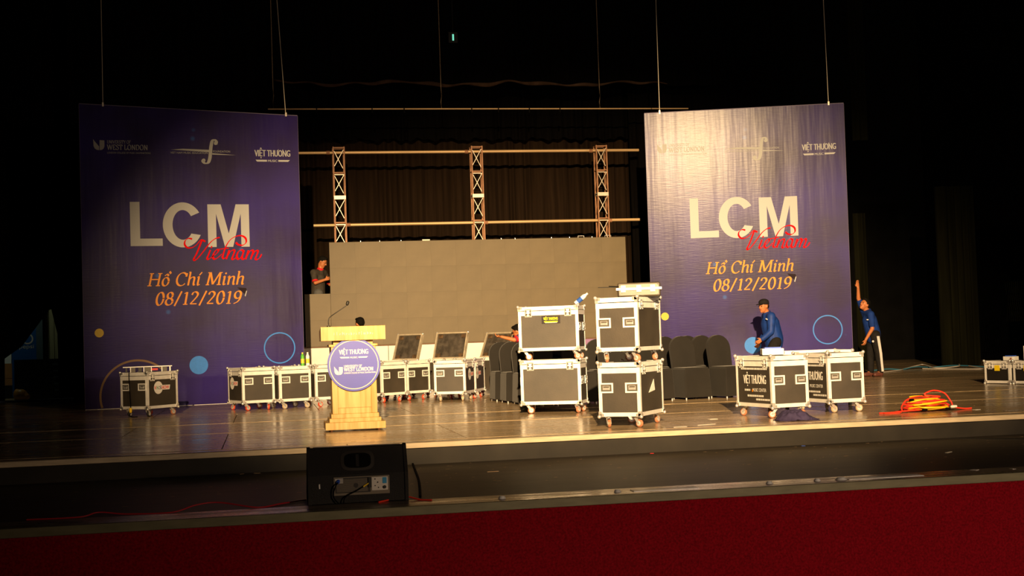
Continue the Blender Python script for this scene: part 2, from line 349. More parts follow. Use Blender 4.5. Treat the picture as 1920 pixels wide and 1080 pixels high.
# upright forms of the italic serif face: (advance, strokes); strokes are spline 'c', straight 'l', serif 's'
GL = {
 'H': (.78, [('l', [(.14, 0), (.14, .66)]), ('l', [(.62, 0), (.62, .66)]), ('l', [(.14, .34), (.62, .34)]), ser(.14, .015, .24), ser(.14, .645, .24), ser(.62, .015, .24), ser(.62, .645, .24)]),
 'o': (.50, [('e', (.24, .215, .17, .215))]),
 'O^': (.50, [('e', (.24, .215, .17, .215)), ('l', [(.13, .52), (.25, .61)]), ('l', [(.25, .61), (.36, .52)]), ('l', [(.36, .74), (.46, .63)])]),
 'C': (.70, [('c', ell(.38, .33, .29, .335, 42, 318, 14)), ('l', [(.60, .46), (.61, .64)])]),
 'h': (.53, [('l', [(.10, 0), (.10, .70)]), ('c', [(.10, .28), (.20, .40), (.31, .435), (.39, .37), (.39, .12), (.43, .02), (.50, .04)]), ('s', [(.02, .69), (.12, .70)], .04)]),
 'i': (.29, [('c', [(.03, .40), (.11, .43), (.11, .10), (.15, .01), (.24, .05)]), ('d', (.15, .60))]),
 "i'": (.29, [('c', [(.03, .40), (.11, .43), (.11, .10), (.15, .01), (.24, .05)]), ('l', [(.12, .53), (.24, .68)])]),
 'M': (.94, [('l', [(.12, 0), (.16, .66)]), ('l', [(.18, .66), (.43, .04)]), ('l', [(.43, .04), (.74, .66)]), ('l', [(.76, .66), (.78, 0)]), ser(.12, .015, .2), ser(.78, .015, .24), ser(.12, .645, .16), ser(.80, .645, .16)]),
 'n': (.53, [('c', [(.02, .38), (.10, .43), (.10, 0)]), ('c', [(.10, .28), (.20, .40), (.31, .435), (.39, .37), (.39, .12), (.43, .02), (.50, .04)])]),
 '0': (.50, [('e', (.24, .33, .175, .33))]),
 '8': (.50, [('e', (.24, .495, .135, .155)), ('e', (.24, .17, .175, .17))]),
 '1': (.42, [('l', [(.22, 0), (.22, .65)]), ('l', [(.22, .65), (.09, .57)]), ser(.22, .015, .24)]),
 '2': (.50, [('c', [(.08, .50), (.13, .62), (.25, .655), (.37, .58), (.37, .44), (.22, .22), (.06, .03)]), ('l', [(.06, .035), (.40, .035)])]),
 '9': (.50, [('e', (.24, .46, .165, .19)), ('c', [(.40, .48), (.38, .25), (.26, .08), (.08, .0)])]),
 '/': (.40, [('l', [(.06, -.06), (.32, .70)])]),
 ' ': (.28, []),
 'U': (.74, [('c', [(.13, .64), (.13, .22), (.22, .04), (.38, .01), (.53, .06), (.60, .22), (.60, .64)]), ser(.13, .645, .22), ser(.60, .645, .2)]),
 'N': (.76, [('l', [(.14, 0), (.14, .66)]), ('l', [(.14, .66), (.60, 0)]), ('l', [(.60, 0), (.60, .66)]), ser(.12, .015, .2), ser(.60, .645, .2)]),
 'I': (.34, [('l', [(.16, 0), (.16, .66)]), ser(.16, .015, .24), ser(.16, .645, .24)]),
 'V': (.70, [('l', [(.06, .66), (.34, 0)]), ('l', [(.34, 0), (.62, .66)]), ser(.08, .645, .2), ser(.62, .645, .18)]),
 'E': (.62, [('l', [(.14, 0), (.14, .66)]), ('l', [(.14, .02), (.54, .02)]), ('l', [(.14, .645), (.52, .645)]), ('l', [(.14, .34), (.42, .34)]), ('l', [(.53, .02), (.55, .17)]), ('l', [(.51, .645), (.53, .50)])]),
 'R': (.70, [('l', [(.14, 0), (.14, .66)]), ('c', [(.14, .645), (.40, .64), (.48, .49), (.40, .34), (.14, .33)]), ('l', [(.34, .33), (.62, .01)]), ser(.14, .015, .22)]),
 'S': (.56, [('c', [(.45, .53), (.38, .64), (.24, .66), (.11, .56), (.16, .40), (.38, .29), (.46, .16), (.36, .03), (.18, .0), (.07, .12)])]),
 'T': (.62, [('l', [(.31, 0), (.31, .66)]), ('l', [(.04, .645), (.58, .645)]), ser(.31, .015, .24), ('l', [(.04, .645), (.03, .48)]), ('l', [(.58, .645), (.59, .48)])]),
 'Y': (.68, [('l', [(.07, .66), (.34, .30)]), ('l', [(.62, .66), (.34, .30)]), ('l', [(.34, .30), (.34, 0)]), ser(.34, .015, .24), ser(.08, .645, .18), ser(.62, .645, .18)]),
 'O': (.76, [('e', (.37, .33, .29, .335))]),
 'F': (.58, [('l', [(.14, 0), (.14, .66)]), ('l', [(.14, .645), (.52, .645)]), ('l', [(.14, .34), (.42, .34)]), ser(.14, .015, .24), ('l', [(.51, .645), (.53, .50)])]),
 'W': (1.0, [('l', [(.05, .66), (.27, 0)]), ('l', [(.27, 0), (.48, .62)]), ('l', [(.48, .62), (.70, 0)]), ('l', [(.70, 0), (.92, .66)]), ser(.07, .645, .2), ser(.92, .645, .18), ser(.47, .645, .2)]),
 'L': (.60, [('l', [(.14, 0), (.14, .66)]), ('l', [(.14, .02), (.54, .02)]), ('l', [(.53, .02), (.56, .20)]), ser(.14, .645, .24)]),
 'D': (.74, [('l', [(.14, 0), (.14, .66)]), ('c', [(.14, .645), (.38, .64), (.60, .50), (.62, .33), (.58, .15), (.38, .02), (.14, .015)])]),
}
def pen_text(mb, glyphs, x, y, width, cap, fn, shear=0.0, nib=.105, thin=.04, ang=22):
    tot = sum(GL[g][0] for g in glyphs); sx = width / tot; sy = cap / .66; cx = 0
    for g in glyphs:
        adv, st = GL[g]
        def T(a, b, k=0, c=cx): return fn(x + (c + a) * sx + shear * b * sy, y + b * sy, k)
        for k in st:
            if k[0] == 'l': stroke(mb, k[1], T, nib, ang, thin, sm=False)
            elif k[0] == 's': stroke(mb, k[1], T, 0, 0, k[2], sm=False)
            elif k[0] == 'c': stroke(mb, k[1], T, nib, ang, thin, 5)
            elif k[0] == 'e': stroke(mb, ell(*k[1], 0, 360, 16)[:-1], T, nib, ang, thin, 4, closed=True)
            elif k[0] == 'd': mb.add([T(*p) for p in ell(k[1][0], k[1][1], .055, .05, n=10)[:-1]], [tuple(range(10))])
        cx += adv
    return mb
def disc(mb, cx, cy, r, fn, n=40): return mb.add([fn(*p) for p in ell(cx, cy, r, r, n=n)[:-1]], [tuple(range(n))])
def ring(mb, cx, cy, r0, r1, fn, a0=0, a1=360, n=56):
    A = ell(cx, cy, r0, r0, a0, a1, n); B = ell(cx, cy, r1, r1, a0, a1, n)
    return mb.add([fn(*p) for p in A + B], [(i, i + 1, n + 2 + i, n + 1 + i) for i in range(n)])
def poly(mb, pts, fn): return mb.add([fn(*p) for p in pts], [tuple(range(len(pts)))])

def book_logo(mb, x, y, h, fn):          # winged open-book shield
    s = h
    poly(mb, [(x, y + s), (x + .10 * s, y + .84 * s), (x + .50 * s, y + .34 * s), (x + .50 * s, y), (x + .30 * s, y + .02 * s), (x + .12 * s, y + .14 * s), (x + .02 * s, y + .36 * s)], fn)
    poly(mb, [(x + .56 * s, y + .92 * s), (x + .98 * s, y + .90 * s), (x + .98 * s, y + .36 * s), (x + .90 * s, y + .14 * s), (x + .74 * s, y + .02 * s), (x + .54 * s, y)], fn)
def viet_thuong(mb, x, y, w_, h, fn, music=True):
    hb = h * .74 if music else h
    put_text(mb, 'VIỆT THUONG', x, y + h - hb, w_, hb, fn, bold=.022)
    ext = lambda t: (min(v[0] for v in text_raw(t)[0]), max(v[0] for v in text_raw(t)[0]))
    a0, a1 = ext('VIỆT THUONG'); ys = [v[1] for v in text_raw('VIỆT THUONG')[0]]; sy = hb / (max(ys) - min(ys)); cap = y + h - hb + (.727 - min(ys)) * sy
    for pre in ('VIỆT THU', 'VIỆT THUO'):               # the horned vowels
        hx = x + (ext(pre)[1] - a0) / (a1 - a0) * w_; q = .10 * sy
        poly(mb, [(hx - .1 * q, cap - 1.0 * q), (hx + .5 * q, cap - .5 * q), (hx + .45 * q, cap + .5 * q), (hx + .95 * q, cap + .5 * q), (hx + 1.0 * q, cap - .7 * q), (hx + .1 * q, cap - 1.7 * q)], lambda a, b: fn(a, b, 6))
    if music:
        poly(mb, [(x + .06 * w_, y + .02 * h), (x + .34 * w_, y + .02 * h), (x + .34 * w_, y + .15 * h), (x + .02 * w_, y + .15 * h)], fn)
        poly(mb, [(x + .66 * w_, y + .02 * h), (x + .94 * w_, y + .02 * h), (x + .99 * w_, y + .15 * h), (x + .66 * w_, y + .15 * h)], fn)
        put_text(mb, 'MUSIC', x + .37 * w_, y, .26 * w_, .16 * h, fn, bold=.02)

# ------------------------------------------------------------------ the setting
fl = struct(obj('floor', MB().bx(-9, 19, 13.16, 36, -.23, -.02), 'riser_black'), 'dark glossy stage floor of large panels')
rows = [13.24, 13.46, 16.03, 18.08, 20.5, 22.9, 25.3, 27.7, 30.1, 32.5, 36.0]
for i in range(len(rows) - 1):
    y0, y1 = rows[i] + .006, rows[i + 1] - .006
    wd = 2.44; off = (i % 2) * 1.22; x = -9.0 - off
    me = None
    while x < 19:
        xa, xb = max(x, -9.0), min(x + wd, 19.0)
        if xb - xa > .05:
            full = abs(xb - xa - wd) < 1e-4
            if full:
                me = shared(('fp', i), lambda: MB().bx(0.005, wd - .005, 0, y1 - y0, -.03, 0).mesh('floor_panel')); p = link('floor_panel', me, 'stage_floor', fl, (xa, y0, random.uniform(-.0012, 0)))
            else:
                p = obj('floor_panel', MB().bx(0.005, xb - xa - .005, 0, y1 - y0, -.03, 0), 'stage_floor', fl, loc=(xa, y0, 0))
        x += wd
struct(obj('trim_1', MB().bx(-9, 19, 13.12, 13.24, -.05, .002), 'nosing_wood', bevel=.006), 'pale wooden nosing along the stage edge')
struct(obj('wall_step', MB().bx(-9, 19, 13.15, 13.2, -.23, -.05), 'riser_black'), 'dark riser below the stage nosing')
ap = struct(obj('floor_apron', MB().bx(-9, 19, 10.2, 13.15, -.30, -.212), 'apron_vinyl'), 'dark vinyl apron in front of the stage')
obj('torn_seam', MB().prism([(7.05, 13.1), (7.25, 13.02), (7.55, 12.75), (7.8, 12.55), (8.05, 12.25), (8.5, 11.75), (8.44, 11.72), (7.98, 12.2), (7.72, 12.45), (7.48, 12.62), (7.2, 12.9)], lambda a, b, d: (a, b, d), -.212, -.207), 'black_rubber', ap)
struct(obj('trim_2', MB().bx(-9, 19, 9.80, 10.2, -.30, -.208), 'strip_metal', bevel=.004), 'scuffed metal strip along the apron edge')
tb = struct(obj('trim_3', MB().bx(-9, 19, 9.755, 9.80, -.268, -.203), 'strip_face', bevel=.004), 'olive edge moulding above the red stage front')
struct(obj('wall_front', MB().bx(-9, 19, 9.77, 9.85, -1.3, -.26), 'red_carpet'), 'red carpeted front wall of the stage')
struct(obj('floor_auditorium', MB().bx(-9, 19, -16, 9.85, -1.4, -1.3), 'black_wall'))
struct(obj('wall_left', MB().bx(-9.2, -9, -16, 36.2, -1.4, 11), 'black_wall')); struct(obj('wall_right', MB().bx(19, 19.2, -16, 36.2, -1.4, 11), 'black_wall'))
struct(obj('wall_back', MB().bx(-9, 19, 36, 36.2, -1.4, 11), 'black_wall')); struct(obj('wall_rear', MB().bx(-9, 19, -16.2, -16, -1.4, 11), 'black_wall'))
struct(obj('ceiling', MB().bx(-9.2, 19.2, -16.2, 36.2, 11, 11.2), 'black_wall'))
# bright plates screwed onto the metal strip
for i, (x, l) in enumerate(((1.72, .03), (2.62, .03), (3.0, .26), (3.85, .03), (4.25, .03), (4.45, .05), (4.82, .32))):
    if l > .2: obj('cover_plate', MB().bx(-l, l, -.06, .06, 0, .004), 'aluminium', bpy.data.objects['trim_2'], loc=(x, 10.0, -.208))
    else: obj('screw_boss', MB().cyl((0, 0, 0), (0, 0, .02), l, l * .6, 12), 'aluminium', bpy.data.objects['trim_2'], loc=(x, 9.98, -.208))

# ------------------------------------------------------------------ drapes
def pleated(x0, x1, y, z0, z1, amp, per, fnz=None, n_per=8, jit=.5, seed=1, depth=None):
    rnd = random.Random(seed); mb = MB(); xs = []; x = x0
    while x < x1:
        p = per * rnd.uniform(1 - jit, 1 + jit); a = amp * rnd.uniform(.4, 1.2)
        for k in range(n_per): xs.append((x + p * k / n_per, y + a * sin(2 * pi * k / n_per)))
        x += p
    n = len(xs); zs = 6
    P = []
    for j in range(zs + 1):
        for i, (a, b) in enumerate(xs):
            zb = z0 + (fnz(a) if fnz else 0); P.append((a, b, zb + (z1 - zb) * j / zs))
    mb.add(P, [(j * n + i, j * n + i + 1, (j + 1) * n + i + 1, (j + 1) * n + i) for j in range(zs) for i in range(n - 1)], True)
    return mb
tag(obj('stage_curtain', pleated(-3.2, 9.2, 31.5, 0.02, 6.6, .055, .24, seed=3), 'back_curtain'), 'brown pleated backdrop curtain hanging behind the trusses', 'curtain')
tag(obj('border_curtain', pleated(-4, 12.5, 31.1, 5.74, 9.5, .05, .3, fnz=lambda x: .03 * sin(x * 9) + .02 * sin(x * 23), seed=5), 'black_velvet'), 'black border drape covering the top of the backdrop curtain', 'curtain')
ub = thing('border_curtain', 'upper black border drape with a lighter wavy strip, coloured to look lit, above the thin batten', 'curtain', (0, 29.6, 0))
wav = lambda x: .035 * sin(x * 2.3 + 1) + .02 * sin(x * 7.1)
obj('drape', pleated(-1.5, 10.5, 0, 6.78, 10.5, .04, .35, fnz=wav, seed=8), 'black_velvet', ub)
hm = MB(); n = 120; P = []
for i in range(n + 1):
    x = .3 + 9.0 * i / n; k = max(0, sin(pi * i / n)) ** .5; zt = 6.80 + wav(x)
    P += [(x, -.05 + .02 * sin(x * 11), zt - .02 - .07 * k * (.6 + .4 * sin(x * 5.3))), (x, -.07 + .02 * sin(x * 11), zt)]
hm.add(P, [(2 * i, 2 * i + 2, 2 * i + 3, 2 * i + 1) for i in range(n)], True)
ho = obj('lit_strip', hm, 'lit_strip_cloth', ub); sdm = ho.modifiers.new('solid', 'SOLIDIFY'); sdm.thickness = .01  # lighter cloth stands in for light catching the border's lower edge
def leg_drape(name, label, x0, x1, y, z0=0.02, z1=9.5, m='black_velvet', seed=1, per=.3, group=None):
    return tag(obj(name, pleated(0, x1 - x0, 0, z0, z1, .05, per, seed=seed), m, loc=(x0, y, 0)), label, 'curtain', group)
leg_drape('wing_curtain', 'added black drape standing for the unlit dark right of the brown backdrop curtain', 8.62, 12.6, 30.6, seed=21)  # added black sheet where the light only cuts off
leg_drape('wing_curtain', 'black wing drape just behind the left purple banner', -3.9, .05, 28.6, seed=22)
leg_drape('wing_curtain', 'dim olive wing drape beside the right banner top', 13.1, 13.35, 28.0, 5.2, 11, 'wing_cloth', 23, .14)
leg_drape('wing_curtain', 'dim olive drape in the right wing, left of the netting', 15.35, 16.3, 28.6, .02, 4.2, 'wing_cloth', 24, .26)
leg_drape('wing_curtain', 'dim brown drape in the right wing above the small cases', 16.9, 17.9, 27.4, .02, 3.4, 'wing_cloth', 25, .3)
leg_drape('wing_curtain', 'short dim drape strips beside the reaching man', 13.3, 13.6, 28.6, .02, 3.6, 'wing_cloth', 26, .12)
# netting in the right wing
nb = MB()
for i in range(7):
    nb.bar((.05 * i, 0, 0), (.05 * i + .12, 0, .9), .006); nb.bar((.05 * i + .12, 0.004, 0), (.05 * i, 0.004, .9), .006)
tag(obj('cargo_net', nb, 'wing_cloth', loc=(16.45, 27.6, 1.0)), 'short strip of rope netting hanging in the right wing', 'net')

# ------------------------------------------------------------------ thin batten and its ropes
bt = thing('fly_batten', 'thin dark pipe batten hung on ropes above the trusses', 'batten', (0, 29.0, 6.1))
obj('pipe', MB().cyl((.1, 0, 0), (9.6, 0, .0), .016, n=8), 'pole_gilt', bt)
for x in (.28, 3.93, 7.53):
    obj('rope', MB().tube([(x, 0, 0), (x - .01, 0, .15), (x + .008, 0, .3), (x, 0, .48), (x, 0, 4.3)], .009, 5), 'rope', bt)
for x in (1.2, 2.4, 3.1, 4.6, 5.2, 5.9, 6.6): obj('tie', MB().bx(x - .012, x + .012, -.02, .02, -.09, .03), 'cable_black', bt)
ex = thing('exit_lamp', 'tiny green lamp glowing high in the dark fly space', 'lamp', (4.28, 29.3, 7.76))
obj('housing', MB().bx(-.10, .10, .0, .05, -.12, .12), 'black_plastic', ex); obj('stem', MB().cyl((0, .025, .12), (0, .025, 3.24), .012, n=8), 'black_plastic', ex); obj('glass', MB().bx(-.018, .018, -.012, 0, -.07, .07), 'exit_green', ex)

# ------------------------------------------------------------------ printed banners
def LCM(mb, fn):
    poly(mb, [(.815, 2.835), (1.363, 2.835), (1.363, 2.965), (.980, 2.965), (.980, 3.615), (.815, 3.615)], fn)
    cx, cy, n = 1.716, 3.205, 40; O = ell(cx, cy, .345, .402, 33, 333, n); I = ell(cx, cy, .178, .265, 36, 324, n)
    mb.add([fn(*p) for p in O + I], [(i, i + 1, n + 2 + i, n + 1 + i) for i in range(n)])
    x0, x1, y0, y1, s = 2.150, 2.884, 2.805, 3.572, .148; m = (x0 + x1) / 2
    poly(mb, [(x0, y0), (x0 + s, y0), (x0 + s, y0 + .60), (m - .072, y0), (m + .072, y0), (x1 - s, y0 + .60), (x1 - s, y0), (x1, y0), (x1, y1), (x1 - .235, y1), (m, y0 + .24), (x0 + .235, y1), (x0, y1)], fn)
def zmap(zx, zy):                        # artwork grid -> banner metres
    px, py = 220 + zx / 4.32, 350 + zy / 4.32
    return (.813 + (px - 242.5 - .02 * (py - 461)) * .00926, 2.842 - .00018 * (px - 242) - .0094 * (py - 461))
def script_vietnam(mb, fn):
    T = fn
    def s(pts, nib=.034, thin=.012): stroke(mb, [zmap(*p) for p in pts], T, nib, 35, thin, 7)
    s([(590, 420), (560, 415), (533, 435), (530, 468), (555, 492), (595, 488), (630, 462), (655, 430), (672, 428), (698, 440)])
    s([(668, 430), (650, 480), (625, 540), (605, 578), (608, 592), (630, 582), (680, 522), (735, 450), (778, 415), (815, 404)], .046, .014)
    s([(738, 508), (722, 548), (712, 575), (724, 584), (750, 565)], .045); s([(742, 482), (752, 486)], .03, .03)
    s([(750, 565), (785, 540), (803, 515), (790, 505), (768, 530), (758, 565), (772, 583), (800, 570), (832, 540)], .04)
    s([(832, 560), (846, 580), (870, 565)], .03); s([(836, 572), (850, 520), (872, 465), (905, 420), (950, 393), (995, 388), (1028, 408), (1032, 443), (1005, 466), (968, 462), (948, 444)], .036)
    s([(806, 503), (850, 496), (890, 492)], .02)
    s([(893, 508), (880, 545), (868, 583)], .044); s([(876, 560), (900, 522), (925, 507), (936, 516), (925, 550), (916, 577), (930, 583), (958, 560)], .042)
    s([(1012, 518), (992, 506), (966, 525), (955, 562), (968, 582), (992, 565), (1012, 525)], .042); s([(1016, 508), (1002, 550), (1000, 577), (1014, 582), (1036, 562)], .04)
    s([(1052, 508), (1040, 545), (1028, 583)], .044); s([(1036, 560), (1060, 520), (1082, 508), (1090, 520), (1078, 555), (1070, 583)], .042)
    s([(1078, 560), (1102, 520), (1124, 510), (1130, 522), (1118, 555), (1110, 578), (1124, 584), (1145, 570), (1162, 540)], .042)
BW, BH = 3.82, 5.30
def banner_layers():
    d = {}
    def fn(k): return lambda x, y, q=0: (x, -.016 - .003 * k - .0002 * q, y)
    a = MB(); f1 = fn(1)
    LCM(a, f1); d['printed_letters'] = (a, 'banner_white')
    a = MB(); book_logo(a, .225, 4.525, .19, f1); pen_text(a, list('UNIVERSITY OF'), .455, 4.645, .40, .055, f1, nib=.12, thin=.06)
    pen_text(a, list('WEST LONDON'), .455, 4.535, .69, .088, f1, nib=.14, thin=.06); put_text(a, 'LONDON COLLEGE OF MUSIC EXAMINATIONS', .455, 4.465, .735, .032, f1)
    d['university_logo'] = (a, 'banner_cream')
    a = MB()
    stroke(a, [(2.325, 4.655), (2.335, 4.70), (2.305, 4.735), (2.265, 4.71), (2.242, 4.62), (2.228, 4.50), (2.215, 4.40), (2.185, 4.325), (2.13, 4.31), (2.095, 4.345), (2.105, 4.375)], f1, .055, 0, .022)
    disc(a, 2.322, 4.672, .03, f1, 16); disc(a, 2.108, 4.365, .03, f1, 16)
    poly(a, [(1.54, 4.548), (2.215, 4.512), (2.220, 4.552), (1.75, 4.568)], f1); poly(a, [(2.26, 4.468), (2.68, 4.462), (2.26, 4.494)], f1)
    put_text(a, 'VIET NAM MUSIC EDUCATION', 1.53, 4.478, .65, .036, f1); put_text(a, 'FOUNDATION', 2.275, 4.508, .30, .036, f1); d['foundation_logo'] = (a, 'banner_cream')
    a = MB(); viet_thuong(a, 3.015, 4.345, .64, .26, f1); d['music_shop_logo'] = (a, 'banner_white')
    a = MB(); script_vietnam(a, fn(2)); d['script_lettering'] = (a, 'banner_red')
    a = MB(); pen_text(a, ['H', 'O^', ' ', 'C', 'h', "i'", ' ', 'M', 'i', 'n', 'h'], 1.075, 2.125, 1.69, .225, f1, .22); pen_text(a, list('08/12/2019'), 1.195, 1.785, 1.51, .225, f1, .20)
    d['city_and_date'] = (a, 'banner_orange')
    a = MB(); disc(a, .256, 1.326, .076, f1); d['yellow_dot'] = (a, 'banner_yellow')
    a = MB(); disc(a, 1.935, .705, .162, f1); d['blue_dot'] = (a, 'banner_blue')
    a = MB(); ring(a, 3.372, .962, .262, .284, f1); d['blue_ring'] = (a, 'banner_blue')
    a = MB(); ring(a, .876, .205, .605, .640, f1, -17, 197); d['bronze_ring'] = (a, 'banner_bronze')
    a = MB(); poly(a, [(2.64, 2.075), (2.80, 2.06), (2.81, 2.0), (2.775, 1.95), (2.70, 2.02)], fn(2)); d['torn_flap'] = (a, 'banner_tear')
    a = MB(); poly(a, [(2.80, 2.01), (2.815, 2.01), (2.785, 1.905), (2.770, 1.92)], fn(3)); d['torn_edge'] = (a, 'banner_white')
    return {k: (v[0].mesh(k), v[1]) for k, v in d.items()}
LAY = banner_layers()
def banner(label, p0, p1, ztl, ztr, cables, lean=0.0):
    d = Vector(p1) - Vector(p0); t = thing('printed_banner', label, 'banner', (p0[0], p0[1], 0), atan2(d.y, d.x), 'purple printed banners'); W = d.length
    t.rotation_euler = (radians(lean), 0, atan2(d.y, d.x))
    nx, nz = 36, 48; P = []; rnd = random.Random(4)
    for s_ in (-.014, .014):
        for j in range(nz + 1):
            for i in range(nx + 1):
                u = i / nx; zt = ztl + (ztr - ztl) * u; P.append((u * W, s_, .005 + (zt - .005) * j / nz))
    n1 = (nx + 1) * (nz + 1); F = []
    for j in range(nz):
        for i in range(nx):
            a = j * (nx + 1) + i; F += [(a, a + 1, a + nx + 2, a + nx + 1), (n1 + a, n1 + a + nx + 1, n1 + a + nx + 2, n1 + a + 1)]
    for i in range(nx): F += [(i, n1 + i, n1 + i + 1, i + 1), (nz * (nx + 1) + i, nz * (nx + 1) + i + 1, n1 + nz * (nx + 1) + i + 1, n1 + nz * (nx + 1) + i)]
    for j in range(nz): F += [(j * (nx + 1), (j + 1) * (nx + 1), n1 + (j + 1) * (nx + 1), n1 + j * (nx + 1)), (j * (nx + 1) + nx, n1 + j * (nx + 1) + nx, n1 + (j + 1) * (nx + 1) + nx, (j + 1) * (nx + 1) + nx)]
    obj('printed_panel', MB().add(P, F), 'banner_print', t)
    for k, (me, m) in LAY.items(): link(k, me, m, t)
    e = MB(); e.bar((0, 0, .012), (W, 0, .012), .024, .036); obj('bottom_rail', e, 'aluminium', t)
    obj('top_rail', MB().bar((0, .004, ztl + .004), (W, .004, ztr + .004), .012, .02), 'banner_edge', t)
    obj('side_rail', MB().bx(-.004, 0, -.012, .012, .02, ztl), 'banner_edge', t); obj('side_rail', MB().bx(W, W + .004, -.012, .012, .02, ztr), 'banner_edge', t)
    for x, dx in cables:
        z = ztl + (ztr - ztl) * x / W; c = obj('hanging_cable', MB().tube([(x, 0, z - .02), (x + dx, 0, z + 5.2)], .008, 6), 'steel_cable', t)
        obj('shackle', MB().bx(x - .015, x + .015, -.02, .01, z - .02, z + .05), 'steel_cable', c)
    return t
banner('left purple event banner standing behind the lone flight case', (-3.11, 24.10), (.665, 24.618), 5.33, 5.20, ((.40, .02), (3.60, -.26)))
banner('right purple event banner with a bright sheen behind the blue-jacketed man', (7.467, 25.30), (11.133, 24.18), 5.32, 5.32, ((.30, .02), (3.55, -.06)), 2.0)

# ------------------------------------------------------------------ platform, LED wall, trusses, poles
pf = thing('stage_platform', 'low platform with white cloth skirt under the video wall', 'platform', (0, 28, 0))
obj('deck', MB().bx(.2, 8.3, .16, 2.6, 1.06, 1.14), 'platform_wood', pf)
for i in range(7):
    x0 = .2 + i * 1.157; obj('skirt_panel', MB().bx(x0 + .004, x0 + 1.153, .03, .05, .02, .93), 'skirt_white' if i < 5 else 'skirt_purple', pf, bevel=.006)
obj('skirt_rail', MB().bx(.2, 8.3, .0, .12, .93, .952), 'platform_wood', pf)
for x in (.4, 2.2, 4.2, 6.2, 8.1):
    for y in (.3, 2.4): obj('leg', MB().bx(x - .03, x + .03, y - .03, y + .03, 0, 1.06), 'truss_rust', pf)
led = thing('video_wall', 'wide switched-off brown-grey video wall of square panels', 'video wall', (0, 28, 0))
lw, lh = 6.39 / 12, 2.165 / 4
pm = MB(); pm.bx(.0004, lw - .0004, 0, .09, .0004, lh - .0004)
pmesh = pm.mesh('led_panel')
for j in range(4):
    for i in range(12): link('led_panel', pmesh, 'led_face', led, (1.34 + i * lw, random.uniform(0, .0006), .955 + j * lh))
for j in range(2): link('led_panel', pmesh, 'led_face', led, (1.34 - lw - .004, .002, .955 + j * .5475), scale=(1, 1, .5475 / lh))
for x in (2.0, 2.4, 2.85, 5.0, 5.3, 6.1, 6.5, 7.0): obj('locking_pin', MB().cyl((x, .05, 3.12), (x, .05, 3.145), .012, n=8), 'chrome', led)
obj('lifting_bracket', MB().bx(3.30, 3.46, .03, .06, 3.12, 3.15), 'paper', led)
for x in (6.75, 7.35):
    h = MB(); h.bx(x - .07, x - .06, .03, .05, 3.12, 3.16); h.bx(x + .06, x + .07, .03, .05, 3.12, 3.16); h.bx(x - .07, x + .07, .03, .05, 3.155, 3.165); obj('lifting_eye', h, 'chrome', led)
obj('open_seam', MB().bx(7.08, 7.72, -.004, .01, 2.02, 2.035), 'led_edge', led)

def truss(x, label):
    t = thing('truss_tower', label, 'truss', (x, 29.5, 1.14), 0, 'truss towers behind the video wall'); W = .265; H = 4.21; g = .028
    for a in (0, W - g):
        for b in (0, W - g): obj('chord', MB().bx(a, a + g, b, b + g, 0, H), 'truss_rust', t)
    nb = 8; bh = H / nb * 1.0
    zs = [H - .553 * k for k in range(8)]
    for k, z in enumerate(zs):
        rg = MB()
        for y in (0, W - g): rg.bx(g, W - g, y + .004, y + g - .004, z - .03, z - .008)
        for a in (0, W - g): rg.bx(a + .004, a + g - .004, g, W - g, z - .03, z - .008)
        obj('rung', rg, 'truss_rust', t)
        if k in (2, 6): obj('joint_plate', MB().bx(.004, W - .004, -.006, W + .006, z - .06, z + .02), 'truss_brace', t)
        if k == 1 or k == 3: obj('rung', MB().bx(g, W - g, .006, g - .006, z - .075, z - .06), 'truss_brace', t)
        zt, zb = z - .10, z - .48
        if zb > 0:
            obj('brace', MB().bar((.03, .012, zt), (W - .05, .012, zb), .026, .012), 'truss_brace', t); obj('brace', MB().bar((W - .03, .024, zt + .03), (.03, .024, zb + .05), .024, .012), 'truss_brace', t)
            obj('brace', MB().bar((.012, .04, zt), (.012, W - .04, zb), .012, .02), 'truss_rust', t); obj('brace', MB().bar((W - .012, .04, zb), (W - .012, W - .04, zt), .012, .02), 'truss_rust', t)
    return t
truss(1.545, 'truss tower nearest the left banner, above the crouched technician')
truss(4.635, 'middle of the three truss towers behind the video wall')
truss(7.525, 'truss tower nearest the right banner')
def pole(label, x0, x1, z, joints):
    t = thing('crossbar_pole', label, 'pole', (0, 29.65, z), 0, 'horizontal poles on the trusses')
    obj('tube', MB().cyl((x0, 0, 0), (x1, 0, .012), .034, n=12), 'pole_gilt', t)
    for x in joints: obj('clamp', MB().cyl((x - .04, 0, .003), (x + .04, 0, .003), .045, n=12), 'truss_rust', t)
pole('upper gilt pole crossing near the tops of the three trusses', .30, 8.58, 5.235, (1.45, 4.55, 7.44))
pole('lower gilt pole just above the video wall', 1.09, 8.56, 3.625, (1.86, 4.95, 7.84))

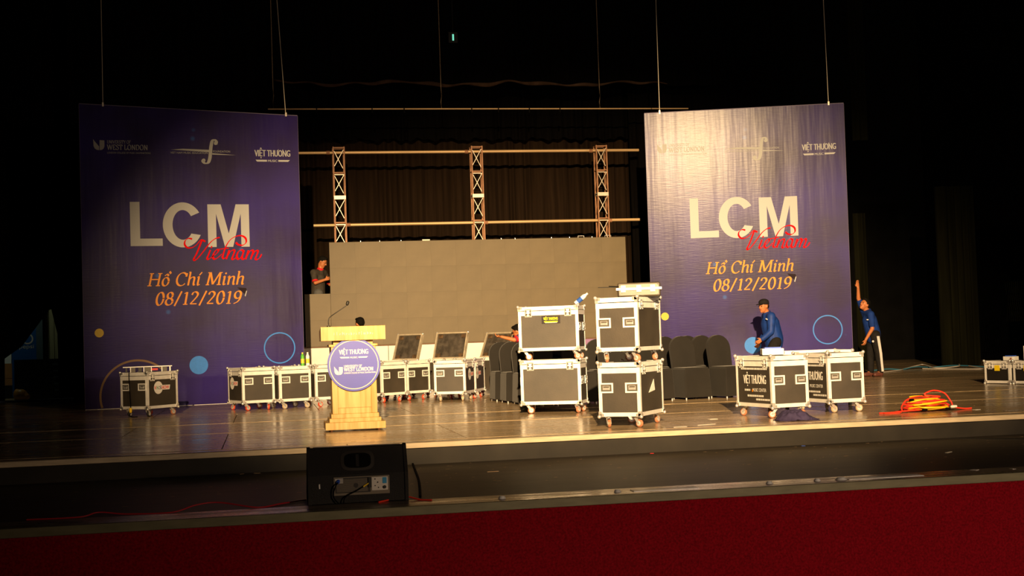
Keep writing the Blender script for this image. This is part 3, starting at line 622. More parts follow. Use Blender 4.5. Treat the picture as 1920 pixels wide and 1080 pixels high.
# ------------------------------------------------------------------ flight cases
def m_handle():
    b = MB(); w2, h2 = .078, .054
    for a in ((-w2, w2, h2 - .016, h2), (-w2, w2, -h2, -h2 + .016), (-w2, -w2 + .016, -h2 + .016, h2 - .016), (w2 - .016, w2, -h2 + .016, h2 - .016)): b.bx(a[0], a[1], -.008, 0, a[2], a[3])
    b.bx(-w2 + .016, w2 - .016, -.002, 0, -h2 + .016, h2 - .016)
    return b.mesh('handle_plate')
def m_dish(): return MB().bx(-.060, .060, -.0035, -.002, -.037, .037).mesh('dish')
def m_bar():
    b = MB(); b.bx(-.036, .036, -.012, -.004, -.022, .002); b.bx(-.040, -.034, -.010, -.0035, -.022, .022); b.bx(.034, .040, -.010, -.0035, -.022, .022); b.cyl((-.04, -.008, .02), (.04, -.008, .02), .004, n=6)
    return b.mesh('handle_bar')
def m_latch():
    b = MB(); b.bx(-.046, .046, -.007, 0, -.062, .046)
    for x in (-.038, .038):
        for z in (-.054, .038): b.cyl((x, -.007, z), (x, -.011, z), .005, n=6)
    return b.mesh('latch_plate')
def m_key():
    b = MB(); b.cyl((0, -.007, -.005), (0, -.014, -.005), .02, n=10); b.bx(-.03, .03, -.020, -.012, -.012, .003); b.bx(-.018, .018, -.012, -.006, -.045, -.03); b.bx(-.022, .022, -.010, -.007, .012, .03); return b.mesh('latch_key')
def m_corner():
    b = MB(); b.sph((0.002, 0.002, .002), .021, 10, 7); b.bx(-.055, 0, 0, .006, -.03, 0.004); b.bx(0, .006, -.055, 0, -.03, .004); b.bx(-.03, .006, 0, .006, -.055, 0); b.bx(0, .006, -.03, .0, -.055, 0); b.bx(-.05, .004, -.05, .004, 0, .005)
    return b.mesh('ball_corner')
def m_fork():
    b = MB(); b.bx(-.045, .045, -.045, .045, -.008, 0); b.cyl((0, 0, -.008), (0, 0, -.022), .026, n=12)
    for y in (-.021, .021): b.add([(-.022, y - .002, -.02), (.022, y - .002, -.02), (.050, y - .002, -.080), (.022, y - .002, -.080), (-.022, y + .002, -.02), (.022, y + .002, -.02), (.050, y + .002, -.080), (.022, y + .002, -.080)], [(0, 1, 2, 3), (7, 6, 5, 4), (0, 4, 5, 1), (1, 5, 6, 2), (2, 6, 7, 3), (3, 7, 4, 0)])
    return b.mesh('castor_fork')
def m_wheel():
    b = MB(); R = .044; pr = [(-.015, R - .006), (-.008, R), (.008, R), (.015, R - .006)]; n = 18; P = []
    for k in range(n):
        for y, r in pr: P.append((r * cos(2 * pi * k / n), y, r * sin(2 * pi * k / n)))
    b.add(P, [(k * 4 + j, ((k + 1) % n) * 4 + j, ((k + 1) % n) * 4 + j + 1, k * 4 + j + 1) for k in range(n) for j in range(3)], True)
    for s_ in (0, 3): b.add([P[k * 4 + s_] for k in range(n)], [tuple(range(n))])
    return b.mesh('wheel_tyre')
def m_hub(): return MB().cyl((0, -.0175, 0), (0, .0175, 0), .027, n=14).mesh('wheel_hub')
def handle_at(t, face_rot, pos):
    h = link('handle', shared('handle', m_handle), 'aluminium', t, pos, (0, 0, face_rot)); link('dish', shared('dish', m_dish), 'dish_dark', h); link('grip', shared('hbar', m_bar), 'chrome', h)
def latch_at(t, face_rot, pos):
    h = link('latch', shared('latch', m_latch), 'chrome', t, pos, (0, 0, face_rot)); link('latch_dish', shared('ldish', lambda: MB().bx(-.034, .034, -.0085, -.007, -.046, .030).mesh('latch_dish')), 'dish_black', h); link('latch_key', shared('key', m_key), 'aluminium', h)
def castor_at(t, pos, ang, wm):
    f = link('castor', shared('fork', m_fork), 'chrome', t, pos, (0, 0, ang))
    wme = shared(('wheel', wm), m_wheel); wh = link('wheel', wme, wm, f, (.036, 0, -.076)); link('wheel_hub', shared('hub', m_hub), 'hub_grey', f, (.036, 0, -.076))
def flight_case(label, c, yaw, w, d, h, base=0.0, castors=True, handles='front', wheel='wheel_brown', hz=.53, swivel=None, panel='case_panel', open_lid=False, group=None, foot=.0, hs=.62):
    t = thing('flight_case', label, 'flight case', (c[0], c[1], base), radians(yaw), group)
    z0 = .12 if castors else foot; zt = z0 + h; lh_ = .054; zl = zt - lh_; x, y = w / 2, d / 2; g = .007; r = .038
    obj('body', MB().bx(-x + .004, x - .004, -y + .004, y - .004, z0 + .006, zl - .004), panel, t)
    b = MB()
    for sx in (-1, 1):
        for sy in (-1, 1):
            q = MB(); ox, oy = sx * x, sy * y
            q.bx(min(ox, ox - sx * r), max(ox, ox - sx * r), min(oy, oy - sy * g), max(oy, oy - sy * g), z0 + .03, zl - .05)
            q.bx(min(ox, ox - sx * g), max(ox, ox - sx * g), min(oy - sy * g, oy - sy * r), max(oy - sy * g, oy - sy * r), z0 + .03, zl - .05)
            obj('corner_rail', q, 'aluminium', t)
    def band(z0_, z1_, e=0.0):
        q = MB(); q.bx(-x - e, x + e, -y - e, -y + g, z0_, z1_); q.bx(-x - e, x + e, y - g, y + e, z0_, z1_); q.bx(-x - e, -x + g, -y + g, y - g, z0_, z1_); q.bx(x - g, x + e, -y + g, y - g, z0_, z1_); return q
    obj('bottom_rail', band(z0, z0 + .042), 'aluminium', t); obj('top_rail', band(zl - .062, zl - .004, .001), 'aluminium', t)
    if not open_lid:
        l = obj('lid', MB().bx(-x + .004, x - .004, -y + .004, y - .004, zl + .004, zt - .003), 'case_panel', t)
        obj('lid_rail', band(zl + .004, zt, .001), 'aluminium', l)
        tp = MB(); tp.bx(-x, x, -y, -y + .03, zt - .004, zt); tp.bx(-x, x, y - .03, y, zt - .004, zt); tp.bx(-x, -x + .03, -y + .03, y - .03, zt - .004, zt); tp.bx(x - .03, x, -y + .03, y - .03, zt - .004, zt); obj('lid_edge', tp, 'aluminium', l)
    cm = shared('corner', m_corner)
    for i, (sx, sy, a) in enumerate(((1, 1, 0), (-1, 1, 90), (-1, -1, 180), (1, -1, 270))):
        if not open_lid: link('ball_corner', cm, 'chrome', t, (sx * x, sy * y, zt), (0, 0, radians(a)))
        link('ball_corner', cm, 'chrome', t, (sx * x, sy * y, z0), (0, 0, radians(a)), (1, 1, -1))
    zh = z0 + h * hz
    if handles == 'front':
        for s_ in (-1, 1):
            for k in (-1, 1): handle_at(t, 0 if s_ < 0 else pi, (k * x * hs, s_ * y - s_ * .002, zh))
            for k in (-1, 1): latch_at(t, pi / 2 if s_ > 0 else -pi / 2, (s_ * x - s_ * .002, k * y * .66, zl - .02))
    elif handles == 'side':
        for s_ in (-1, 1):
            for k in (-1, 1): handle_at(t, pi / 2 if s_ > 0 else -pi / 2, (s_ * x - s_ * .002, k * y * hs, zh))
            for k in (-1, 1): latch_at(t, 0 if s_ < 0 else pi, (k * x * .66, s_ * y - s_ * .002, zl - .02))
    elif handles == 'latch':
        for k in (-1, 1): latch_at(t, 0, (k * x * .55, -y + .002, zl - .02)); latch_at(t, pi, (k * x * .55, y - .002, zl - .02))
    if castors:
        rnd = random.Random(label)
        for i, (sx, sy) in enumerate(((-1, -1), (1, -1), (1, 1), (-1, 1))):
            a = swivel[i] if swivel else rnd.uniform(0, 360)
            castor_at(t, (sx * (x - .075), sy * (y - .075), z0), radians(a), wheel if isinstance(wheel, str) else wheel[i])
    return t, z0, zt
def face_front(y): return lambda a, b, q=0: (a, y - .0035 - .0002 * q, b)
def face_right(x): return lambda a, b, q=0: (x + .0035 + .0002 * q, a, b)
def vh_logo(t, fn, cx, cz, s=1.0):
    a = MB(); disc(a, cx, cz, .096 * s, fn, 28)
    poly(a, [(cx + .08 * s, cz - .035 * s), (cx + .245 * s, cz - .035 * s), (cx + .26 * s, cz + .035 * s), (cx + .09 * s, cz + .035 * s)], fn); lg = obj('round_sticker', a, 'white_print', t)
    f2 = lambda u, v, q=0, f=fn: tuple(Vector(f(u, v, q)) + off)
    e0 = Vector(fn(0, 0)); off = Vector((.0, -.0015, 0)) if abs(e0.x) < 1e-6 or abs(e0.y) > abs(e0.x) and e0.x == 0 else Vector((.0015, 0, 0))
    for body, x0, wd, m in (('V', -.085, .042, 'logo_red'), ('H.', -.040, .05, 'logo_green'), ('S', .018, .05, 'logo_navy'), ('HOW', .073, .165, 'logo_red')):
        b = MB(); put_text(b, body, cx + x0 * s, cz - .026 * s, wd * s, .052 * s, f2, bold=.03, shear=.15); obj('sticker_letter', b, m, lg)

VT = dict(w=.80, d=.475, h=.58)
CASES = 'black flight cases with aluminium edges'
def vt_case(label, c, th, long_front, **k):
    if long_front: return flight_case(label, c, -th, .80, .475, .58, handles='side', group=CASES, **k)
    return flight_case(label, c, -th, .475, .79, .58, handles='front', group=CASES, **k)
# the stack of two by the lectern side
t, z0, zt = vt_case('lower flight case of the stack near the black chairs, long side to the audience', (3.723, 17.255), 23.8, True, swivel=(20, 70, 60, 100))
t, z0, zt = vt_case('upper flight case with a yellow lettered label, blue bottle on top', (3.723, 17.275), 23.8, True, base=.70, swivel=(10, 30, 60, 100))
pl = obj('name_plate', MB().bx(-.085, .16, -.2445, -.238, z0 + .355, z0 + .455), 'label_black', t)
fn = lambda a, b, q=0: (a, -.2465 - .0002 * q, b)
a = MB(); viet_thuong(a, -.060, z0 + .392, .19, .055, fn, False); poly(a, [(-.05, z0 + .372), (.125, z0 + .372), (.13, z0 + .386), (-.055, z0 + .386)], fn); obj('plate_lettering', a, 'label_yellow', pl)
obj('plate_line', MB().add([fn(*p) for p in ((-.04, z0 + .362), (.12, z0 + .362), (.12, z0 + .367), (-.04, z0 + .367))], [(0, 1, 2, 3)]), 'white_print', pl)
# the stack of two at the stage edge
t, z0, zt = vt_case('lower flight case of the stack at the stage edge, white paper scrap on its side', (3.94, 14.243), 34.8, False, swivel=(300, 340, 80, 20))
obj('paper_scrap', MB().prism([(-.12, .36), (.06, .50), (.09, .38)], lambda a, b, d: (d, a, b), .2385, .242), 'white_print', t)
vt_case('upper flight case of the stack at the stage edge, under the silver briefcase', (3.94, 14.243), 34.8, False, base=.70, swivel=(300, 340, 80, 20))
# the pair at right
def vt_print(t, z0, y):
    fn = face_front(y); a = MB(); viet_thuong(a, -.22, z0 + .235, .50, .165, fn, False); obj('stencilled_name', a, 'white_print', t)
    a = MB(); put_text(a, 'MUSIC CENTER', -.02, z0 + .175, .30, .038, fn, bold=.02); obj('stencilled_subtitle', a, 'white_print', t)
    rnd = random.Random(9)
    for zz, x0, x1 in ((z0 + .425, -.27, .30), (z0 + .115, -.14, .22), (z0 + .075, .05, .33), (z0 + .18, -.2, -.07)):
        x = x0; a = MB()
        while x < x1:
            l = rnd.uniform(.012, .03); poly(a, [(x, zz), (x + l, zz), (x + l, zz + .022), (x, zz + .022)], fn); x += l + .008
        obj('worn_stencil_line', a, 'white_print', t)
t, z0, zt = vt_case('flight case with stencilled white lettering, white foam box on top', (5.73, 14.651), 80.6, True, swivel=(200, 250, 10, 160), wheel='wheel_brown'); vt_print(t, z0, -.2375)
a = MB(); disc(a, -.02, z0 + .185, .016, face_front(-.2395), 12); obj('orange_sticker', a, 'banner_orange', t)
t, z0, zt = vt_case('rightmost large flight case, beside the red and yellow cables', (6.623, 15.093), 83.3, True, swivel=(200, 100, 80, 160), wheel='wheel_tan'); vt_print(t, z0, -.2375)
# long low case lid lying behind the pair
t = thing('case_lid', 'long silver-edged case lid lying flat behind the right pair of cases', 'case lid', (6.93, 16.35, .0), radians(-3))
obj('lid_board', MB().bx(-.46, .46, -.3, .3, .60, .70), 'case_panel', t); q = MB(); q.bx(-.465, .465, -.305, -.29, .655, .712); q.bx(-.465, .465, .29, .305, .655, .712); q.bx(-.465, -.45, -.29, .29, .655, .712); q.bx(.45, .465, -.29, .29, .655, .712); obj('lid_rail', q, 'aluminium', t)
for sx in (-1, 1):
    for sy in (-1, 1): obj('corner_cap', MB().sph((sx * .46, sy * .3, .70), .026), 'chrome', t); obj('leg', MB().bx(sx * .42 - .02, sx * .42 + .02, sy * .26 - .02, sy * .26 + .02, 0, .60), 'black_plastic', t)
latch_at(t, 0, (-.3, -.305, .66)); latch_at(t, 0, (.25, -.305, .66))
# the lone case at left
VH = dict(w=.54, d=.67, h=.55)
def vh_case(label, c, yaw, w=.54, d=.66, **k): return flight_case(label, c, yaw, w, d, .55, group=CASES, **k)
t, z0, zt = vh_case('lone flight case in front of the left banner with a metal bar on top', (-1.773, 21.057), -37.7, .53, .67, handles='front', hz=.60, wheel=('black_rubber', 'black_rubber', 'wheel_brown', 'wheel_red'), swivel=(90, 100, 80, 200))
vh_logo(t, face_right(.265), -.10, z0 + .31)
# the row behind the lectern
R1 = dict(handles='side', hz=.62)
t, z0, zt = vh_case('leftmost flight case of the row, logo sticker and red castors', (-.256, 21.611), -69, .66, .53, wheel='wheel_red', swivel=(200, 100, 170, 80), **R1); vh_logo(t, face_front(-.265), -.12, z0 + .31)
vh_case('second flight case of the row left of the lectern', (.315, 21.70), -69, .66, .53, wheel='wheel_tan', swivel=(80, 100, 100, 80), **R1)
vh_case('flight case half hidden behind the left side of the lectern', (.88, 21.90), -69, .66, .53, wheel='wheel_red', swivel=(80, 100, 100, 80), **R1)
vh_case('flight case emerging right of the lectern with bright red castors', (1.885, 22.50), 35, wheel='wheel_red', handles='front', hz=.60, swivel=(260, 200, 100, 80))
vh_case('second flight case right of the lectern, before an open trunk', (2.345, 22.98), 36, .53, wheel='wheel_red', handles='front', hz=.60, swivel=(260, 200, 100, 80))
t, z0, zt = vh_case('bright-fronted flight case with tan castors in the middle of the row', (3.057, 21.972), -22.5, .53, .66, wheel='wheel_tan', handles='front', hz=.62, swivel=(90, 100, 80, 90)); vh_logo(t, face_right(.265), -.05, z0 + .31)
t, z0, zt = vh_case('shadowed flight case at the right end of the row by the chairs', (3.335, 22.66), -22.5, .53, .66, wheel='wheel_red', handles='front', hz=.62, swivel=(90, 60, 80, 90)); vh_logo(t, face_right(.265), -.22, z0 + .31)
# open trunks in the second row: body with a hinged lid standing open
def open_trunk(label, corner, ang, lw_, lhh, lean):
    # corner = lower left end of the lid on the hinge line, ang = direction of the hinge line
    ux, uy = cos(radians(ang)), sin(radians(ang)); t = thing('open_trunk', label, 'flight case', (corner[0], corner[1], 0), radians(ang), 'open trunks of the second row')
    D = .42
    bd = MB(); z1 = .66
    bd.bx(0, lw_, -D, 0, .12, .15); bd.bx(0, lw_, -D, -D + .02, .15, z1); bd.bx(0, lw_, -.02, 0, .15, z1); bd.bx(0, .02, -D + .02, -.02, .15, z1); bd.bx(lw_ - .02, lw_, -D + .02, -.02, .15, z1); obj('body', bd, 'case_panel', t)
    q = MB(); q.bx(-.004, lw_ + .004, -D - .004, -D + .024, z1 - .05, z1 + .004); q.bx(-.004, lw_ + .004, -.024, .004, z1 - .05, z1 + .004); q.bx(-.004, .024, -D + .02, -.02, z1 - .05, z1 + .004); q.bx(lw_ - .024, lw_ + .004, -D + .02, -.02, z1 - .05, z1 + .004); obj('top_rail', q, 'aluminium', t)
    for sx in (.07, lw_ - .07):
        for sy in (-D + .07, -.07): castor_at(t, (sx, sy, .12), radians(90), 'wheel_red')
    Rm = Euler((-radians(lean), 0, 0)); l = obj('lid', MB().bx(.02, lw_ - .02, .035, .05, .02, lhh - .02), 'lid_inside', t, loc=(0, .0, z1 + .006), rot=Rm)
    q = MB(); q.bx(0, lw_, 0, .07, 0, .025); q.bx(0, lw_, 0, .07, lhh - .025, lhh); q.bx(0, .022, 0, .07, .025, lhh - .025); q.bx(lw_ - .022, lw_, 0, .07, .025, lhh - .025); obj('lid_frame', q, 'shaded_aluminium', l)
    q2 = MB(); q2.bx(-.006, 0, .02, .032, .02, lhh - .02); obj('lid_gasket', q2, 'black_rubber', l)
    for x in (.09, lw_ - .09):
        for z in (.07, lhh - .07):
            p = MB()
            for dx in (-.03, 0, .03): p.bx(x + dx - .012, x + dx + .012, .022, .035, z - .035, z + .035)
            p.bx(x - .045, x + .045, .026, .035, z - .02, z + .02); obj('inner_latch', p, 'lid_hardware', l)
    for x in (0, lw_):
        for z in (0, lhh): obj('corner_cap', MB().sph((x, .02, z), .022, 8, 6), 'chrome', l)
open_trunk('open trunk with raised lid just right of the lectern', (2.285, 24.75), -42, .56, .51, 22)
open_trunk('open trunk with raised wide lid in the middle of the row', (3.00, 24.45), -38, .66, .51, 20)
open_trunk('open trunk whose raised lid the bending man is holding', (3.88, 24.45), -42, .60, .52, 30)
# small cases at far right
def small_case(label, c):
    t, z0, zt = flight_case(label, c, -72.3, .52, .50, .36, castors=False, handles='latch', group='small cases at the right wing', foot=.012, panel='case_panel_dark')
    obj('sticky_note', MB().bx(-.05, .055, -.2545, -.2505, z0 + .20, z0 + .29), 'note_yellow', t)
    for sx in (-.2, .2):
        for sy in (-.2, .2): obj('rubber_foot', MB().cyl((sx, sy, 0), (sx, sy, .014), .02, n=10), 'black_rubber', t)
small_case('small black case with yellow note, white device on top', (11.836, 19.89))
small_case('small black case with yellow note at the right picture edge', (12.016, 19.340))

# ------------------------------------------------------------------ chairs with stretch covers
def arch(w2, z0, z1, n=12):
    r = w2; pts = [(-w2 * .96, z0), (w2 * .96, z0), (w2, z1 - r * .92)]
    pts += [(w2 * cos(pi * k / n), z1 - r * .92 + r * .92 * sin(pi * k / n)) for k in range(1, n)] + [(-w2, z1 - r * .92)]
    return pts
def chair_parts():
    b = MB(); A = arch(.205, .44, .945)
    fn = lambda a, z, d: (a, .19 + (z - .44) * .16 + d, z)
    b.prism(A, fn, -.03, .03, True)
    s = MB(); n = 10
    s.frus(.03, .455, (.225, .225), (.205, .215), (0, -.01), (0, 0)); s.frus(.455, .475, (.205, .215), (.19, .20))
    return b.mesh('back_cover'), s.mesh('seat_cover')
CB, CS = chair_parts()
leg_me = MB().cyl((0, 0, 0), (0, 0, .06), .012, n=8).mesh('leg')
def chair(label, x, y, rz=0.0):
    t = thing('banquet_chair', label, 'chair', (x, y, 0), radians(rz), 'black covered banquet chairs')
    for nm, me, bv in (('back_cover', CB, .022), ('seat_cover', CS, .02)):
        o = link(nm, me, 'chair_cover', t); md = o.modifiers.new('bevel', 'BEVEL'); md.width = bv; md.segments = 3; md.limit_method = 'ANGLE'
    for sx in (-.19, .19):
        for sy in (-.2, .19): link('leg', leg_me, 'chrome', t, (sx, sy, 0))
rn = ('front', 'second', 'third'); cn = {5.67: 'beside the stack at the stage edge', 6.24: 'in the middle of the right block', 6.835: 'next to the stencilled case'}
for j, y in enumerate((19.23, 19.98, 20.73)):
    for x, nm in cn.items(): chair(f'black covered chair {nm}, {rn[j]} row', x + random.uniform(-.02, .02), y + random.uniform(-.03, .03), 15 + random.uniform(-4, 4))
for x, nm in ((4.55, 'between the two case stacks'), (5.10, 'behind the stack at the stage edge')):
    for j, y in enumerate((19.3, 20.05)): chair(f'black covered chair {nm}, {rn[j]} row', x, y, random.uniform(-4, 4))
for j, (x, y) in enumerate(((3.94, 19.1), (3.88, 19.8), (3.82, 20.5), (3.77, 21.2))):
    chair(('frontmost', 'second', 'third', 'rearmost')[j] + ' black covered chair of the file left of the labelled stack', x, y, random.uniform(-3, 3))

# ------------------------------------------------------------------ lectern
lt = thing('lectern', 'blond wooden lectern with a round blue sign', 'lectern', (.977, 15.31, 0))
obj('plinth', MB().bx(-.342, .342, 0, .52, .022, .105), 'lectern_wood', lt, bevel=.004)
obj('plinth_step', MB().bx(-.295, .295, .025, .49, .105, .150), 'lectern_wood', lt, bevel=.004); obj('plinth_step', MB().bx(-.272, .272, .04, .475, .150, .20), 'lectern_wood', lt, bevel=.004)
sh = MB(); sh.bx(-.255, .255, .075, .46, .20, .97); sh.bx(-.255, -.190, .052, .075, .20, .97); sh.bx(.190, .255, .052, .075, .20, .97); sh.bx(-.19, .19, .052, .075, .20, .265); sh.bx(-.19, .19, .052, .075, .91, .97); obj('column', sh, 'lectern_wood', lt, bevel=.004)
obj('inset_panel', MB().bx(-.186, .186, .066, .078, .269, .906), 'lectern_wood', lt)
obj('collar', MB().bx(-.278, .278, .035, .475, .965, .992), 'lectern_wood', lt, bevel=.006); obj('neck', MB().bx(-.225, .225, .09, .44, .992, 1.045), 'lectern_wood', lt)
tp = MB(); tp.prism([(0, 1.035), (0, 1.197), (.5, 1.15), (.5, 1.035)], lambda a, b, d: (d, a, b), -.366, .366); obj('reading_top', tp, 'lectern_wood', lt, bevel=.005)
a = MB(); rnd = random.Random(5); x = -.22
while x < .22:
    hh = rnd.uniform(.02, .042); a.bx(x, x + .007, -.004, 0, 1.095, 1.095 + hh)
    if rnd.random() < .5: a.bx(x + .007, x + .018, -.003, 0, 1.095 + hh * rnd.random() * .6, 1.105 + hh * .5)
    x += rnd.uniform(.02, .034)
obj('raised_lettering', a, 'banner_cream', lt)
for sx in (-.27, .27):
    for sy in (.08, .44): obj('wheel', MB().cyl((sx - .012, sy, .02), (sx + .012, sy, .02), .02, n=10), 'wheel_brown', lt)
sg = obj('round_sign', MB().cyl((0, .046, .757), (0, .026, .757), .302, n=64), 'sign_blue', lt)
f1 = lambda a, b, q=0: (a, .0235 - .0002 * q, b)
obj('gold_ring', ring(MB(), 0, .757, .272, .280, f1), 'sign_gold', sg)
a = MB(); viet_thuong(a, -.165, .83, .33, .12, f1); obj('shop_lettering', a, 'white_print', sg)
a = MB(); book_logo(a, -.225, .645, .098, f1); pen_text(a, list('UNIVERSITY OF'), -.115, .730, .205, .024, f1, nib=.14, thin=.08); pen_text(a, list('WEST LONDON'), -.115, .684, .335, .040, f1, nib=.16, thin=.08)
put_text(a, 'LONDON COLLEGE OF MUSIC EXAMINATIONS', -.115, .655, .36, .017, f1, bold=.02); obj('university_lettering', a, 'white_print', sg)
mc = thing('gooseneck_microphone', 'black gooseneck microphone on the lectern top', 'microphone', (.71, 15.50, 1.182))
obj('stand_base', MB().cyl((0, 0, 0), (0, 0, .03), .026, .02, 12), 'black_plastic', mc)
obj('gooseneck', MB().tube(spline([(0, 0, .03), (0, 0, .09), (.02, 0, .13), (.10, -.02, .185), (.20, -.03, .25), (.215, -.03, .27)], 6), .0055, 6), 'black_plastic', mc)
obj('head', MB().cap((.218, -.03, .272), .017, (.225, -.03, .292), .018), 'black_plastic', mc)

# ------------------------------------------------------------------ wedge monitor speaker on the apron
sp = thing('stage_monitor', 'black wedge stage monitor on the apron with amplifier panel', 'speaker', (.657, 10.18, -.212))
prof = [(0, 0), (0, .225), (.10, .425), (.14, .435), (.50, .06), (.50, 0)]
mid = MB(); mid.prism([(.012, .01), (.012, .222), (.108, .418), (.14, .425), (.488, .06), (.488, .01)], lambda a, b, d: (d, a, b), -.355, .355); obj('cabinet', mid, 'speaker_shell', sp)
for s_ in (-1, 1): obj('side_cheek', MB().prism(prof, lambda a, b, d: (d, a, b), s_ * .353, s_ * .378), 'speaker_shell', sp, bevel=.008)
R = Euler((radians(-26.5), 0, 0)).to_matrix()
def tilt(u, v, k=0): p = Vector((u, 0, v)); c = Vector((0, .060, .320)); d = Vector((0, .4472, .894)); nrm = Vector((0, -.894, .4472)); return c + Vector((u, 0, 0)) + d * v + nrm * k
hd = MB(); n = 28; O = [(.128 * (abs(cos(t)) ** .6) * (1 if cos(t) > 0 else -1), .082 * (abs(sin(t)) ** .6) * (1 if sin(t) > 0 else -1)) for t in [2 * pi * k / n for k in range(n)]]
I = [(a * .80, b * .74) for a, b in O]
hd.add([tilt(*p, .004) for p in O] + [tilt(*p, .006) for p in I], [(i, (i + 1) % n, n + (i + 1) % n, n + i) for i in range(n)]); obj('handle_rim', hd, 'amp_grille', sp)
hb = MB(); hb.add([tilt(*p, .002) for p in I], [tuple(range(n))]); obj('handle_recess', hb, 'recess_black', sp); obj('handle_divider', MB().add([tilt(-.012, -.05, .004), tilt(.012, -.05, .004), tilt(.012, .05, .004), tilt(-.012, .05, .004)], [(0, 1, 2, 3)]), 'speaker_shell', sp)
am = obj('amplifier_panel', MB().bx(-.185, .235, .004, .014, .068, .205), 'amp_panel', sp)
g = MB()
for k in range(14): g.bx(-.165, .07, -.001, .004, .094 + k * .007, .0975 + k * .007)
obj('cooling_fins', g, 'amp_panel', am); obj('fin_bay', MB().bx(-.175, .09, .002, .0045, .085, .198), 'amp_grille', am); obj('fan_badge', MB().cyl((-.02, .004, .14), (-.02, -.003, .14), .018, n=14), 'amp_grille', am)
obj('control_plate', MB().bx(.10, .222, .0, .004, .095, .195), 'paper', am); obj('display', MB().bx(.182, .213, -.002, 0, .145, .190), 'screen_blue', am); obj('knob', MB().cyl((.197, 0, .118), (.197, -.012, .118), .012, n=12), 'black_plastic', am)
for p in ((.125, .18), (.145, .155), (.125, .13), (.15, .115)): obj('socket', MB().cyl((p[0], 0, p[1]), (p[0], -.003, p[1]), .005, n=8), 'black_plastic', am)
obj('power_inlet', MB().bx(-.175, -.115, 0, .004, .16, .195), 'hub_grey', am); obj('power_plug', MB().cyl((-.15, .0, .178), (-.155, -.02, .17), .013, n=10), 'blue_tape', am)
obj('signal_plug', MB().cyl((.08, -.008, .155), (.035, -.012, .128), .006, n=8), 'cable_yellow', am); obj('plug_shell', MB().bx(.074, .096, -.014, 0, .12, .195), 'black_plastic', am)
obj('power_lead', MB().tube(spline([(-.155, -.02, .17), (-.18, -.03, .13), (-.19, -.02, .06), (-.15, -.03, .01)], 5), .005, 5), 'cable_black', am); obj('signal_lead', MB().tube(spline([(.035, -.012, .128), (-.02, -.02, .10), (-.10, -.02, .06), (-.12, -.03, .01)], 5), .005, 5), 'cable_black', am)
obj('white_switch', MB().bx(-.297, -.287, .006, .014, .125, .16), 'white_print', sp); obj('top_groove', MB().bx(-.33, .33, .09, .12, .424, .430), 'black_plastic', sp)

# ------------------------------------------------------------------ cables
def cable(name, label, pts, r, m, cat='cable', sub=8): return tag(obj(name, MB().tube(spline(pts, sub), r, 6), m), label, cat)
za = -.204
cable('floor_cable', 'thin red cable arching along the apron left of the monitor', [(-1.75, 10.25, za), (-1.38, 10.24, za), (-1.25, 10.3, za + .02), (-1.05, 10.27, za), (-.72, 10.22, za), (-.55, 10.3, za + .035), (-.38, 10.34, za + .04), (-.1, 10.24, za), (.08, 10.4, za), (.27, 10.55, za)], .006, 'cable_darkred')
cable('floor_cable', 'red cable loop on the apron right of the monitor', [(.80, 10.14, za), (.92, 10.22, za + .01), (1.02, 10.24, za + .02), (1.12, 10.16, za), (1.20, 10.10, za)], .007, 'cable_red')
cable('floor_cable', 'black cable running down the apron right of the monitor', [(1.385, 13.14, za), (1.33, 12.4, za), (1.27, 11.6, za), (1.2, 10.9, za), (1.14, 10.35, za)], .011, 'cable_black')
cable('floor_cable', 'white cable curling on the floor of the right wing', [(12.6, 26.2, .013), (13.6, 27.2, .02), (14.0, 27.8, .02), (14.6, 28.3, .07), (14.8, 28.4, .08), (14.7, 27.6, .02), (15.2, 27.6, .04), (15.4, 27.9, .07)], .013, 'cable_white')
cable('floor_cable', 'blue cable lying along the floor of the right wing', [(12.9, 27.4, .015), (13.5, 27.6, .04), (13.9, 27.7, .015), (14.4, 28.0, .05), (14.9, 28.2, .02), (15.3, 27.9, .05), (15.7, 27.3, .015)], .014, 'cable_blue')
cable('floor_cable', 'pale cable loop on the floor left of the small cases', [(14.3, 27.5, .02), (14.5, 27.1, .0135), (14.9, 26.2, .0135), (15.2, 26.6, .02), (15.3, 27.3, .05)], .012, 'cable_white')
# loose heap of red and yellow cable
rnd = random.Random(2)
def coil(n, rx, ry, z0, z1, seed, cx=0, cy=0):
    r2 = random.Random(seed); pts = []
    for k in range(n):
        a = 2 * pi * k / 7.0 + r2.uniform(-.2, .2); q = r2.uniform(.6, 1.05); pts.append((cx + rx * q * cos(a), cy + ry * q * sin(a), z0 + (z1 - z0) * k / n + r2.uniform(0, .03)))
    return pts
hp = thing('cable_heap', 'tangled heap of red and yellow cables near the right stage edge', 'cable heap', (7.43, 14.28, 0))
obj('red_cable', MB().tube(spline([(-.62, -.12, .011), (-.45, -.10, .011), (-.30, -.08, .02)] + coil(46, .27, .16, .015, .12, 3, .02) + [(.2, 0, .16), (.0, 0, .19), (.12, .02, .235), (.26, .02, .20), (.33, .0, .10), (.36, 0, .04), (.5, .02, .012), (.6, .03, .012)], 6), .0095, 6), 'cable_red', hp)
obj('red_cable', MB().tube(spline([(-.58, -.16, .011), (-.36, -.12, .012), (-.31, -.05, .07), (-.22, 0, .14), (-.08, .03, .17), (.05, .04, .16)] + coil(20, .25, .14, .06, .13, 8, .04), 6), .0095, 6), 'cable_red', hp)
obj('yellow_cable', MB().tube(spline(coil(44, .24, .15, .012, .10, 5, .03, -.03), 6), .0095, 6), 'cable_yellow', hp)
obj('yellow_cable', MB().tube(spline(coil(18, .20, .13, .10, .15, 7, -.02), 6), .009, 6), 'cable_yellow', hp)
